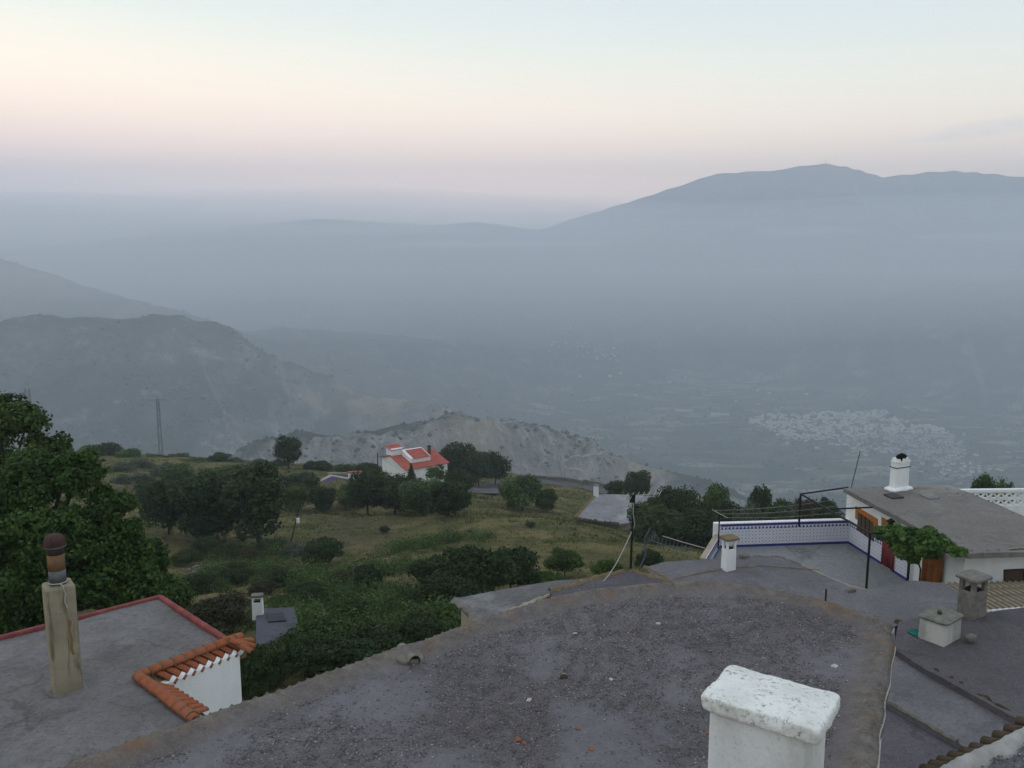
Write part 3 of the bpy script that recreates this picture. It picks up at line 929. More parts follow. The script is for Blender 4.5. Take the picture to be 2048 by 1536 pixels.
# roof sheet, finely divided, gently uneven
def sheet(name, poly, z, mat, th=.2, step=.25, amp=.02, seed=0):
    """roof plate with a subdivided uneven top"""
    import bmesh
    bm = bmesh.new()
    vs = [bm.verts.new((p[0], p[1], z)) for p in poly]
    f = bm.faces.new(vs)
    if f.normal.z < 0 or f.calc_center_median() is None:
        f.normal_update()
    f.normal_update()
    if f.normal.z < 0: f.normal_flip()
    bmesh.ops.triangulate(bm, faces=bm.faces[:])
    for _ in range(6):
        es = [e for e in bm.edges if e.calc_length() > step]
        if not es or len(bm.verts) > 9000: break
        bmesh.ops.subdivide_edges(bm, edges=es, cuts=1)
        bmesh.ops.triangulate(bm, faces=bm.faces[:])
    top = bm.faces[:]
    r = bmesh.ops.extrude_face_region(bm, geom=top)
    up = [v for v in r['geom'] if isinstance(v, bmesh.types.BMVert)]
    ups = set(up)
    for v in bm.verts:
        if v not in ups: v.co.z = z - th
    x = np.array([v.co.x for v in up]); y = np.array([v.co.y for v in up])
    h = fbm(x * .7 + seed, y * .7, 3) * amp
    for v, q in zip(up, h): v.co.z = z + float(q)
    bmesh.ops.recalc_face_normals(bm, faces=bm.faces[:])
    me = bpy.data.meshes.new(name); bm.to_mesh(me); bm.free()
    me.shade_smooth()
    me.set_sharp_from_angle(angle=R(35))
    return link(name, me, mat)
M_LEFTROOF = roof_mat('left_roof_clay', (.165, .155, .150), (.245, .232, .226), (.085, .076, .072), 1.2, .8, (.30, .285, .28))
place(sheet('roof', pl, ZL, M_LEFTROOF, .22, .3, .035, 4), left)
inset = [(-255,1362),(0,1292),(318,1209),(440,1289),(262,1366),(390,1452),(450,1520),(400,1750),(-300,2050),(-660,1700)]
wp = [Pz(x, y, ZL) for x, y in inset]
place(MB().prism([(p.x, p.y) for p in wp], -15.0, ZL - .21).build('wall', M_WHITE), left)
# red kerb
def kerb(pts, w, h, z, mat, name, root, bevel=.03):
    mb = MB()
    for a, b in zip(pts[:-1], pts[1:]):
        d = (b - a).to_2d(); n = Vector((-d.y, d.x)).normalized() * w / 2
        e = d.normalized() * w * .3
        mb.prism([(a.x - n.x - e.x, a.y - n.y - e.y), (b.x - n.x + e.x, b.y - n.y + e.y), (b.x + n.x + e.x, b.y + n.y + e.y), (a.x + n.x - e.x, a.y + n.y - e.y)], z - .1, z + h)
    o = mb.build(name, mat, bevel=bevel)
    return place(o, root)
kp = [Pz(-260, 1342, ZL + .06), Pz(0, 1271, ZL + .06), Pz(320, 1190, ZL + .06)]
kerb(kp, .095, .06, ZL, M_REDPAINT, 'kerb', left)
kerb([Pz(320, 1190.5, ZL + .06), Pz(460, 1280, ZL + .06)], .10, .06, ZL, M_REDPAINT, 'kerb', left)

# barrel tiles
def tile_mesh(name, r0, r1, ln, th=.014, n=7, arc=R(165)):
    mb = MB()
    vs = []
    for (r, x) in ((r0, 0), (r1, ln)):
        for rr in (r, r - th):
            for k in range(n):
                a = -arc / 2 + arc * k / (n - 1)
                vs.append((x, rr * math.sin(a), rr * math.cos(a)))
    fs = []
    for k in range(n - 1):
        fs += [(k, k + 1, 2 * n + k + 1, 2 * n + k), (n + k + 1, n + k, 3 * n + k, 3 * n + k + 1),
               (k + 1, k, n + k, n + k + 1), (2 * n + k, 2 * n + k + 1, 3 * n + k + 1, 3 * n + k)]
    fs += [(0, 2 * n, 3 * n, n), (2 * n - 1, 4 * n - 1, 3 * n - 1, n - 1)]
    mb.add(vs, fs)
    return mb.mesh(name, True)

def lay(me, mat, root, p, q, r=0.0, name='roof_tile', roll=0.0):
    """tile from p towards q"""
    o = link(name, me, mat if len(me.materials) == 0 else None)
    d = (q - p).normalized()
    z = Vector((0, 0, 1)); y = z.cross(d).normalized(); z = d.cross(y)
    M = Matrix((d, y, z)).transposed().to_4x4(); M.translation = p
    o.parent = root
    o.matrix_basis = root.matrix_basis.inverted() @ M @ Matrix.Rotation(r, 4, 'X')
    return o
rnd = random.Random(4)
cov = tile_mesh('cover_tile', .070, .058, .42); rid = tile_mesh('ridge_tile', .092, .074, .30)
ZT = ZL + .02
J = Pz(276, 1356, ZT); Kk = Pz(470, 1281, ZT); E = Pz(384, 1438, ZT)
# ridge rows
def ridge_row(a, b, n, me):
    st = (b - a) / n
    for i in range(n):
        p = a + st * i; q = p + st
        p = p + Vector((0, 0, .015 + rnd.uniform(-.006, .006)))
        lay(me, M_TERRA, left, p, q + Vector((rnd.uniform(-.02, .02), rnd.uniform(-.02, .02), .012)))
def joints(a, b, n):
    mb = MB(); st = (b - a) / n; d = st.normalized(); y = Vector((0, 0, 1)).cross(d).normalized(); z = d.cross(y)
    for i in range(1, n + 1):
        p = a + st * i
        mb.tube([p + y * .088 * math.sin(q) + z * (.086 * math.cos(q) + .014) for q in np.linspace(-1.5, 1.5, 9)], .009, 5)
    place(mb.build('mortar_joint', M_LICHEN), left)
joints(J, Kk, 9); joints(J, E, 8)
ridge_row(J, Kk, 9, rid)
ridge_row(J, E, 8, rid)
# cover rows, dropping inwards over the notch
e1a, e1b = Pz(338, 1366, ZT - .16), Pz(492, 1299, ZT - .16)
rows = []
for i in range(9):
    f = (i + .5) / 9
    p = J.lerp(Kk, .13 + .85 * f) + Vector((0, 0, -.03)); q = e1a.lerp(e1b, f)
    d = (q - p).normalized()
    rows.append((q, d))
    lay(cov, M_TERRA, left, q - d * .37, q, rnd.uniform(-.05, .05))
e2a, e2b = Pz(336, 1376, ZT - .16), Pz(414, 1427, ZT - .16)
for i in range(8):
    f = (i + .3) / 8
    p = J.lerp(E, .10 + .88 * f) + Vector((0, 0, -.03)); q = e2a.lerp(e2b, f)
    d = (q - p).normalized()
    lay(cov, M_TERRA, left, q - d * .37, q, rnd.uniform(-.05, .05))
# hip end past the corner
for k, (ax_, ay_, bx_, by_) in enumerate([(470, 1283, 500, 1283), (474, 1287, 502, 1293), (466, 1284, 498, 1302)]):
    p = Pz(ax_, ay_, ZT); q = Pz(bx_, by_, ZT - .10)
    lay(cov, M_TERRA, left, q - (q - p).normalized() * .37, q)
# mortar bed and white plaster scallops under the first cover row
mb = MB()
for a, b, c, d in ((J, Kk, e1b, e1a), (J, E, e2b, e2a)):
    lo = Vector((0, 0, -.035)); lo2 = Vector((0, 0, -.12))
    mb.hexa([a + lo2, b + lo2, c + lo2, d + lo2, a + lo, b + lo, c + lo, d + lo])
place(mb.build('mortar_bed', M_LICHEN), left)
mb = MB()
for q, d in rows:
    y = Vector((0, 0, 1)).cross(d).normalized(); z = d.cross(y)
    n = 9
    vs = []
    for dd in (-.05, .012):
        for k in range(n):
            a = -math.pi / 2 + math.pi * k / (n - 1)
            vs.append(q + d * dd + y * .076 * math.sin(a) + z * (.076 * math.cos(a) - .012))
        for k in range(n):
            a = -math.pi / 2 + math.pi * k / (n - 1)
            vs.append(q + d * dd + y * .055 * math.sin(a) + z * (.050 * math.cos(a) - .045))
    fs = []
    for k in range(n - 1):
        fs += [(k, k + 1, n + k + 1, n + k), (2 * n + k + 1, 2 * n + k, 3 * n + k, 3 * n + k + 1), (k, 2 * n + k, 2 * n + k + 1, k + 1), (n + k + 1, 3 * n + k + 1, 3 * n + k, n + k)]
    mb.add(vs, fs)
place(mb.build('plaster_scallops', M_WHITE), left)
# white wall under the eave
w1, w0 = Pz(479, 1310, ZT - .17), Pz(330, 1374, ZT - .17)
d = (w1 - w0).to_2d().normalized(); nn = Vector((-d.y, d.x)) * .3
mb = MB().prism([(w0.x, w0.y), (w1.x, w1.y), (w1.x + nn.x, w1.y + nn.y), (w0.x + nn.x, w0.y + nn.y)], -15, ZT - .13)
w2 = Pz(404, 1436, ZT - .17)
d2 = (w2 - w0).to_2d().normalized(); n2 = Vector((d2.y, -d2.x)) * .3
place(mb.build('wall', M_WHITE), left)
mb = MB().prism([(w0.x - .005, w0.y - .005), (w0.x + n2.x * 1, w0.y + n2.y), (w2.x + n2.x, w2.y + n2.y), (w2.x, w2.y)], -15, ZT - .14)
place(mb.build('wall', M_WHITE), left)

# stone chimney with the rusty pipe
b0, b1, b2 = Pz(97, 1386, ZL), Pz(110, 1397, ZL), Pz(168, 1381, ZL)
u = (b2 - b1); w = u.length; rz = math.atan2(u.y, u.x)
dep = w * .98
cx = b1 + Vector((math.cos(rz), math.sin(rz), 0)) * w / 2 + Vector((-math.sin(rz), math.cos(rz), 0)) * dep / 2
ztop = zat(b1, 1181)
t = thing('concrete_chimney', 'tall square stained concrete chimney on the left grey roof', 'chimney', (cx.x, cx.y, ZL), rz)
def local(o, root):
    o.parent = root
    return o
h = ztop - ZL
mb = MB()
hw, hd = w / 2, dep / 2
ws, ds = hw * .80, hd * .80
mb.hexa([(-hw, -hd, -.1), (hw, -hd, -.1), (hw, hd, -.1), (-hw, hd, -.1), (-hw * 1.02, -hd * 1.02, h), (hw * 1.02, -hd * 1.02, h), (hw * 1.02, hd * 1.02, h), (-hw * 1.02, hd * 1.02, h)])
mb2 = mb.build('shaft', M_CONC, t, bevel=.035, seg=2)
mb = MB(); slab(mb, (0, 0, -.06), w * 1.35, dep * 1.3, .09, 0, 40, .05, .3, 9, 5)
mb.build('mortar_skirt', M_GREYCONC, t, smooth=True)
mb = MB()
rs_ = random.Random(3)
yf = -hd * .955
pts = [(.06, h * .70), (.075, h * .66), (.065, h * .60), (.08, h * .5), (.072, h * .42), (.085, h * .36)]
mb.add([(x - .010 - .016 * math.sin(i * 1.3) ** 2, -hd * (1.02 - .02 * (1 - z / h)) - .004, z) for i, (x, z) in enumerate(pts)] + [(x + .010 + .014 * math.sin(i * 1.7) ** 2, -hd * (1.02 - .02 * (1 - z / h)) - .004, z) for i, (x, z) in enumerate(pts)],
       [(i, i + 6, i + 7, i + 1) for i in range(5)])
mb.build('rust_stain', M_RUST, t)
pr = w * .30
hp = h + .02
MB().lathe([(pr, h - .05), (pr, h + .22), (pr * .97, h + .22)], 24).build('flue_pipe', M_ZINC, t, smooth=True)
MB().lathe([(pr * 1.015, h + .20), (pr * 1.015, h + .42)], 24).build('rusty_band', M_RUSTMETAL, t, smooth=True)
MB().lathe([(pr * 1.0, h + .40), (pr * 1.01, h + .56), (pr * .9, h + .56)], 24).build('flue_pipe', M_SOOT, t, smooth=True)
def ribs(k, i): return 1.0 + (.05 if k % 2 else 0) * (1 if 0 < i < 6 else 0)
MB().lathe([(pr * 1.18, h + .53), (pr * 1.30, h + .54), (pr * 1.27, h + .58), (pr * 1.16, h + .625), (pr * .95, h + .66), (pr * .6, h + .685), (pr * .16, h + .695)], 36, wob=ribs).build('cowl', M_COWL, t)
MB().lathe([(pr * 1.27, h + .52), (pr * 1.37, h + .52), (pr * 1.37, h + .543), (pr * 1.27, h + .543)], 28).build('cowl_ring', M_ZINC, t)
mb = MB()
wp_ = [(math.cos(a) * pr * 1.08, math.sin(a) * pr * 1.08, h + .03) for a in np.linspace(-2.9, 2.6, 20)]
mb.tube(wp_, .008, 6)
mb.tube([(0, -pr * 1.1, h + .03), (.03, -hd * 1.0, h + .02), (.05, -hd * 1.05, h - .10), (.035, -hd * 1.05, h - .2), (.06, -hd * 1.05, h - .3)], .007, 6)
mb.build('tie_wire', M_WIRE, t)
# ================================================================ stepped roofs on the right
def poly_pz(px, z):
    return [Pz(x, y, z) for x, y in px]

def xy(ps):
    return [(p.x, p.y) for p in ps]

nb = thing('stepped_house', 'long neighbour house whose grey clay roofs step down behind the gravel roof', 'house', tuple(Pz(1700, 1300, -15)))
Z1, Z2, Z3, Z4 = -10.2, -10.08, -10.24, -10.40
R1 = [(1289,1134),(1330,1124),(1415,1117),(1478,1113),(1560,1112),(1602,1128),(1650,1150),(1700,1171),(1736,1179),(1782,1168),(1822,1160),(1884,1166),(1926,1190),(1960,1226),(1930,1240),(1797,1250),(1700,1290),(1400,1290),(1330,1170)]
place(sheet('roof', poly_pz(R1, Z1), Z1, M_LAUNA2, .25, .45, .03, 2), nb)
R2 = [(1797,1244),(1830,1236),(1880,1229),(1930,1228),(1972,1226),(2048,1214),(2400,1190),(2500,1700),(2048,1446),(1940,1386),(1850,1338),(1787,1296)]
place(sheet('roof', poly_pz(R2, Z2), Z2, M_LAUNA3, .6, .4, .035, 6), nb)
R3 = [(1650,1240),(1790,1240),(1790,1296),(1850,1337),(1940,1385),(2048,1445),(2200,1530),(2000,1560),(1915,1482),(1770,1400),(1640,1330)]
place(sheet('roof', poly_pz(R3, Z3), Z3, M_LAUNA2, .5, .4, .03, 8), nb)
R4 = [(1600,1330),(1770,1398),(1915,1480),(2050,1570),(2100,1800),(1500,1800)]
M_PURPLE = roof_mat('purple_clay_roof', (.098, .086, .098), (.130, .116, .128), (.24, .22, .22), .9, .4)
place(sheet('roof', poly_pz(R4, Z4), Z4, M_PURPLE, .4, .4, .04, 9), nb)
ws = [(1296,1139),(1335,1128),(1478,1117),(1560,1116),(1650,1156),(1736,1186),(1884,1172),(1950,1233),(1797,1246),(1700,1280),(1400,1280),(1333,1175)]
place(MB().prism(xy(poly_pz(ws, Z1)), -17, Z1 - .24).build('wall', M_PLASTER), nb)
ws = [(1810,1250),(1972,1234),(2400,1205),(2500,1690),(1950,1700),(1560,1740),(1620,1345),(1700,1262)]
place(MB().prism(xy(poly_pz(ws, Z4)), -17, Z4 - .36).build('wall', M_WHITE), nb)

def ragged_strip(pts, z, w, h, seed, step=.12):
    """uneven band of mortar or litter along a line"""
    pts = [Vector((p.x, p.y, z)) for p in pts]
    mb = MB()
    line = []
    for a, b in zip(pts[:-1], pts[1:]):
        n = max(1, int((b - a).length / step))
        line += [a.lerp(b, i / n) for i in range(n)]
    line.append(pts[-1])
    rr = random.Random(seed)
    V = []
    for i, p in enumerate(line):
        d = (line[min(i + 1, len(line) - 1)] - line[max(i - 1, 0)]).normalized()
        s = Vector((-d.y, d.x, 0))
        wv = w * (.55 + .9 * rr.random()); hv = h * (.4 + 1.1 * rr.random())
        o = rr.uniform(-.3, .3) * w
        for f, q in ((-.5, -.3), (-.25, .75), (0, 1), (.3, .7), (.5, -.3)):
            V.append(p + s * (f * wv + o) + Vector((0, 0, q * hv)))
    n = len(line)
    fs = [(i * 5 + k, i * 5 + k + 1, (i + 1) * 5 + k + 1, (i + 1) * 5 + k) for i in range(n - 1) for k in range(4)]
    mb.add(V, fs)
    return mb

def strip(name, px, z, w, h, mat, root, seed=0, kind=None):
    o = ragged_strip(poly_pz(px, z), z, w, h, seed).build(name, mat, smooth=True)
    place(o, root)
    return o
strip('mortar_edge', [(1602,1129),(1650,1151),(1700,1172),(1734,1180)], Z1 + .01, .045, .025, M_PLASTER, nb, 1)
strip('mortar_edge', [(1480,1113),(1560,1113),(1602,1129)], Z1 + .01, .06, .03, M_GREYCONC, nb, 11)
strip('mortar_edge', [(1290,1134),(1335,1158)], Z1 + .0, .10, .05, M_LICHEN, nb, 2)
strip('mortar_edge', [(1770,1400),(1840,1440),(1915,1482)], Z3 + .0, .09, .05, M_GREYCONC, nb, 3)
strip('moss_line', [(1850,1339),(1900,1366),(1990,1415),(2048,1447),(2100,1476)], Z3 + .03, .22, .14, M_MOSS, nb, 4)
strip('moss_line', [(1790,1243),(1822,1254),(1850,1264)], Z1 + .02, .18, .05, M_MOSS, nb, 5)
strip('mortar_edge', [(1240,1192),(1330,1163),(1420,1141),(1445,1137),(1530,1131),(1640,1140)], Z1 + .02, .04, .012, M_LICHEN, nb, 6)

# lower ledge roof and the triangular roof beside it
led = thing('lean_to_shed', 'beige shed with a pale grey lean-to roof left of the antenna mast', 'shed', tuple(Pz(1000, 1240, -14)))
Z5 = -9.3
R5 = [(909,1197),(1000,1179),(1115,1161),(1180,1157),(1260,1150),(1300,1260),(1000,1380),(962,1248)]
place(sheet('roof', poly_pz(R5, Z5), Z5, roof_mat('shed_screed', (.135, .130, .126), (.190, .184, .178), (.10, .09, .08), .8, .3, (.36, .36, .36)), .16, .35, .05, 3), led)
place(MB().prism(xy(poly_pz([(922,1204),(1000,1187),(1180,1163),(1250,1160),(1290,1260),(1000,1390),(968,1262)], Z5)), -15, Z5 - .15).build('wall', M_PLASTER), led)
strip('mortar_edge', [(911,1198),(935,1222),(964,1249)], Z5 + .02, .26, .05, M_GREYCONC, led, 3)
strip('mortar_edge', [(962,1249),(1030,1218),(1100,1190),(1165,1162)], Z5 + .04, .12, .06, M_PLASTER, led, 8)
tri = thing('flat_roofed_shed', 'small shed with a dark triangular clay roof under the antenna mast', 'shed', tuple(Pz(1260, 1200, -14)))
Z6 = -9.15
R6 = [(1100,1182),(1180,1159),(1246,1141),(1268,1141),(1340,1160),(1422,1185),(1450,1260),(1150,1290)]
place(sheet('roof', poly_pz(R6, Z6), Z6, M_PURPLE, .2, .35, .03, 5), tri)
place(MB().prism(xy(poly_pz([(1110,1190),(1246,1148),(1268,1148),(1415,1192),(1440,1260),(1155,1290)], Z6)), -15, Z6 - .19).build('wall', M_PLASTER), tri)
strip('mortar_edge', [(1100,1182),(1180,1159),(1247,1142)], Z6 + .01, .16, .06, M_LICHEN, tri, 1)
strip('mortar_edge', [(1262,1141),(1300,1152),(1345,1163)], Z6 + .01, .13, .05, M_LICHEN, tri, 2)
strip('mortar_edge', [(1345,1163),(1422,1186)], Z6 + .01, .12, .05, M_GREYCONC, tri, 3)

# small white chimney with two openings
def pot_chimney(name, label, px_left, px_front, px_right, z, top_py, body, capm, cap_over=.10, capth=.06, group=None, hole=True, slant=0.0):
    a, b, c = Pz(*px_left, z), Pz(*px_front, z), Pz(*px_right, z)
    u = (c - b); w = u.length; rz = math.atan2(u.y, u.x)
    d = max(.25, (a - b).length)
    n = Vector((-math.sin(rz), math.cos(rz), 0))
    if (a - b).dot(n) < 0: n = -n
    ctr = b + u / 2 + n * d / 2
    h = zat(b, top_py) - z
    t = thing(name, label, 'chimney', (ctr.x, ctr.y, z), rz, group)
    mb = MB()
    hw, hd = w / 2, d / 2
    k = .95
    hh = h * .70 if hole else h
    mb.hexa([(-hw, -hd, -.25), (hw, -hd, -.25), (hw, hd, -.25), (-hw, hd, -.25), (-hw * k, -hd * k, hh), (hw * k, -hd * k, hh), (hw * k, hd * k, hh), (-hw * k, hd * k, hh)])
    mb.build('shaft', body, t, bevel=.02)
    if hole:
        mb = MB()
        pw = min(w, d) * .24
        for sx in (-1, 1):
            for sy in (-1, 1):
                mb.box((sx * (hw * k - pw / 2 - .003), sy * (hd * k - pw / 2 - .003), (hh + h) / 2 - .005), (pw, pw, h - hh + .03))
        mb.box((0, 0, h - .03), (w * k - .01, d * k - .01, .07))
        mb.build('pillars', body, t, bevel=.012)
        MB().box((0, 0, hh + .006), (w * k * .8, d * k * .8, .01)).build('flue_opening', M_DARK, t)
    mb = MB(); slab(mb, (0, 0, h), w + cap_over * 2, d + cap_over * 2, capth, 0, 40, .012, .15, 3, 8)
    mb.build('cap', capm, t, smooth=True)
    return t, w, d, h
pot_chimney('pot_chimney', 'slim white chimney with a brown flat cap at the terrace corner', (1437,1137), (1452,1143), (1472,1140), Z1, 1082, M_WHITE, M_LICHEN, .08, .07)
pot_chimney('pot_chimney', 'bare grey cement chimney in front of the ribbed tile canopy', (1921,1226), (1944,1241), (1972,1232), Z2, 1166, M_GREYCONC, M_GREYCONC, .09, .09)
t, w, d, h = pot_chimney('chimney_box', 'squat whitish block with a grey slab lid on the dark clay roof', (1838,1275), (1888,1296), (1922,1276), Z2, 1252, white_mat('dirty_whitewash', (.55, .53, .49), (.17, .16, .15), .75, .3), plain('grey_slab', (.20, .20, .165), .9, .25, 5, .2, .4), .05, .06, hole=False)
MB().box((.02, .05, h + .10), (.16, .10, .07), .5).build('brick', M_TERRA_OLD, t)
o = MB().add([Pz(1812, 1262, Z2 + .05), Pz(1838, 1275, Z2 + .05), Pz(1842, 1262, Z2 + .14), Pz(1832, 1257, Z2 + .12), Pz(1836, 1268, Z2 + .03)], [(0, 1, 4), (0, 4, 3), (1, 2, 4), (2, 3, 4)]).build('cloth', M_TEAL)
tag(o, 'crumpled teal cloth lying against the squat chimney block', 'cloth')
sd_ = o.modifiers.new('thick', 'SOLIDIFY'); sd_.thickness = .015
# iron rod on the roof
p = Pz(1651, 1203, Z1)
tag(MB().tube([p - Vector((0, 0, .1)), Vector((p.x, p.y, zat(p, 1178)))], .028, 8).build('iron_rod', M_BLACK), 'short black iron rod standing alone on the clay roof below the terrace', 'rod')
for (px_, py_, s_, lab) in [(1488, 1113, .16, 'round pale stone on the roof edge right of the slim white chimney'), (1702, 1180, .13, 'dark stone at the tip of the white mortar edge below the terrace'), (1940, 1291, .14, 'flat grey stone alone on the dark clay roof at right')]:
    p = Pz(px_, py_, Z1 + .05)
    mb = MB(); slab(mb, (p.x, p.y, Z1 + (.0 if px_ < 1900 else .2)), s_ * 2.2, s_ * 1.5, s_ * .7, .3, 20, .03, .5, px_, 3)
    tag(mb.build('stone', M_GREYCONC, smooth=True), lab, 'stone')

# ================================================================ tiled terrace and the white house
ZTF = -12.0
A0, A1, Q = Pz(1440, 1095, ZTF), Pz(1697, 1086.5, ZTF), Pz(1814, 1161.5, ZTF)
terr = thing('terrace', 'terrace with blue and white tiled parapet and grey floor beside the white house', 'terrace', tuple((A0 + A1) / 2))
fl = [Pz(1425, 1135, ZTF), A0 + Vector((-.1, .15, 0)), A1 + Vector((.1, .15, 0)), Q + Vector((.2, -1.8, 0)), Pz(1500, 1260, ZTF)]
place(MB().prism(xy(fl), -17, ZTF).build('floor', M_TERRACEFLOOR), terr)

# azulejo: white tile with small blue-grey motif, 15 cm module
m = Mat('blue_patterned_tile')
geo = m.n('ShaderNodeNewGeometry')
tcu = m.n('ShaderNodeTexCoord').outputs['UV']
vo = m.n('ShaderNodeTexChecker'); vo.inputs['Scale'].default_value = 9.0; m.l(tcu, vo.inputs['Vector'])
def per(scale, off=0.0):
    mpn = m.n('ShaderNodeMapping'); mpn.inputs['Scale'].default_value = (scale, scale, scale); mpn.inputs['Location'].default_value = (off, off, 0)
    m.l(tcu, mpn.inputs[0])
    f = m.n('ShaderNodeVectorMath', operation='FRACTION'); m.l(mpn.outputs[0], f.inputs[0])
    s_ = m.n('ShaderNodeVectorMath', operation='SUBTRACT'); m.l(f.outputs[0], s_.inputs[0]); s_.inputs[1].default_value = (.5, .5, 0)
    ab = m.n('ShaderNodeVectorMath', operation='ABSOLUTE'); m.l(s_.outputs[0], ab.inputs[0])
    sp = m.n('ShaderNodeSeparateXYZ'); m.l(ab.outputs[0], sp.inputs[0])
    return sp.outputs['X'], sp.outputs['Y']
x1, y1 = per(7.0)
dia = m.math('ADD', x1, y1)
star = m.math('MULTIPLY', m.math('LESS_THAN', dia, .34), m.math('GREATER_THAN', dia, .13))
x2, y2 = per(7.0, .5)
dot = m.math('LESS_THAN', m.math('ADD', x2, y2), .17)
c = m.mix(m.noise(5, 4), (.62, .62, .66), (.74, .74, .77))
c = m.mix(m.math('MULTIPLY', star, .75), c, (.16, .20, .40))
c = m.mix(m.math('MULTIPLY', dot, .8), c, (.42, .22, .22))
x3, y3 = per(3.5)
gr = m.math('MAXIMUM', m.math('GREATER_THAN', x3, .482), m.math('GREATER_THAN', y3, .482))
c = m.mix(m.math('MULTIPLY', gr, .5), c, (.40, .39, .38))
m.base(c).rough(.3, .4)
M_AZUL = m.done()

def dado(p, q, z0, h, th, root, skip=None, out=None):
    """tiled wall face from p to q: tile field, blue skirting, blue band with teeth, all slightly proud of one another"""
    d = (q - p).to_2d(); ln = d.length; d.normalize()
    n = Vector((d.y, -d.x))       # towards the terrace
    if out is not None and n.dot(out) < 0: n = -n
    def quad(mb, a, b, za, zb, o0, o1):
        pts = []
        for zz in (za, zb):
            for (s_, o) in ((a, o0), (b, o0), (b, o1), (a, o1)):
                pts.append((p.x + d.x * s_ + n.x * o, p.y + d.y * s_ + n.y * o, zz))
        mb.hexa(pts)
    spans = skip or [(0, ln)]
    for (a, b) in spans:
        mb = MB(); quad(mb, a, b, z0, z0 + h, 0, .02)
        o = place(mb.build('tile_field', M_AZUL), root)
        uv = o.data.uv_layers.new(name='UVMap')
        for lp_ in o.data.loops:
            v = o.data.vertices[lp_.vertex_index].co + root.location
            s_ = (v.x - p.x) * d.x + (v.y - p.y) * d.y
            uv.data[lp_.index].uv = (s_, v.z - z0)
        mb = MB(); quad(mb, a, b, z0, z0 + .10, .0, .028)
        place(mb.build('blue_skirting', M_BLUE), root)
        mb = MB(); quad(mb, a, b, z0 + h - .115, z0 + h - .02, .0, .026)
        place(mb.build('blue_band', M_BLUE), root)
        mb = MB()
        s_ = a + .02
        while s_ + .11 < b:
            z_ = z0 + h - .125
            pts = []
            for o in (.0, .025):
                for (ds, dz) in ((0.0, -.12), (.11, -.12), (.055, .005)):
                    pts.append((p.x + d.x * (s_ + ds) + n.x * o, p.y + d.y * (s_ + ds) + n.y * o, z_ + dz))
            mb.add(pts, [(0, 2, 1), (3, 4, 5), (0, 1, 4, 3), (1, 2, 5, 4), (2, 0, 3, 5)])
            s_ += .155
        o = place(mb.build('blue_teeth', M_BLUE), root)
        o['kind'] = 'stuff'
DH = 1.0
dirx = (A1 - A0).normalized(); diry = Vector((-dirx.y, dirx.x, 0))
place(MB().prism(xy([A0 - dirx * .25, A1 + dirx * .05, A1 + dirx * .05 + diry * .22, A0 - dirx * .25 + diry * .22]), ZTF - .5, ZTF + DH + .012).build('parapet', M_WHITE), terr)
dado(A0 - dirx * .02, A1, ZTF, DH, 0, terr, out=Vector((0, -1)))
lw = (Pz(1421, 1128, ZTF) - A0).to_2d().normalized(); lw = Vector((lw.x, lw.y, 0)); ln_ = Vector((lw.y, -lw.x, 0))
if ln_.x > 0: ln_ = -ln_
B0 = A0 - dirx * .02 - diry * .02
place(MB().prism(xy([B0, B0 + lw * 3.0, B0 + lw * 3.0 + ln_ * .22, B0 + ln_ * .22]), ZTF - 1.5, ZTF + .56).build('low_parapet', M_PLASTER), terr)
dado(B0, B0 + lw * 3.0, ZTF, .56, 0, terr, out=Vector((1, 0)))

# white house
ZE = -9.78          # underside of the roof
wd = (Q - A1).to_2d().normalized(); wd3 = Vector((wd.x, wd.y, 0)); wn = Vector((wd.y, -wd.x, 0))
if wn.x > 0: wn = -wn     # towards the terrace
NL = 7.05
Nn = A1 + wd3 * NL
def onwall(px, py, off=0.0):
    d = Vector(ray(px, py)); b = A1 + wn * off
    return d * (b.dot(wn) / d.dot(wn))
house = thing('white_house', 'white house with a brown flat roof and ochre framed windows beside the terrace', 'house', tuple(Nn.lerp(A1, .5) + Vector((2.2, 0, 0))))
far_ = A1 - wd3 * .35
east = Vector((4.4, .35, 0))
place(MB().prism(xy([far_, Nn, Nn + east, far_ + east]), -16, ZE).build('wall', M_WHITE), house)
rp = [(1687,975),(1760,972),(1830,970),(1897,968),(1968,996),(2048,1030),(2160,1078),(2190,1098),(2048,1102),(1936,1106)]
place(sheet('roof', [Pz(x, y, ZE + .2) for x, y in rp], ZE + .17, M_BROWNROOF, .168, .5, .05, 1), house)
strip('roof_edge', [(1938,1105),(2048,1101),(2190,1097)], ZE + .12, .10, .05, M_TERRA_OLD, house, 2)
def flat_patch(px, z, mat, name, root, th=.02):
    mb = MB(); p = Pz(sum(q[0] for q in px) / len(px), sum(q[1] for q in px) / len(px), z)
    pts = poly_pz(px, z)
    mb.prism(xy(pts), z - .03, z + th)
    return place(mb.build(name, mat, bevel=.01), root)
flat_patch([(1767,990),(1787,987),(1808,996),(1784,998)], ZE + .19, plain('dark_hatch', (.06, .055, .055), .8, .2), 'roof_hatch', house, .05)
flat_patch([(1839,990),(1862,988),(1880,996),(1858,999)], ZE + .19, M_SLAB, 'roof_patch', house, .03)
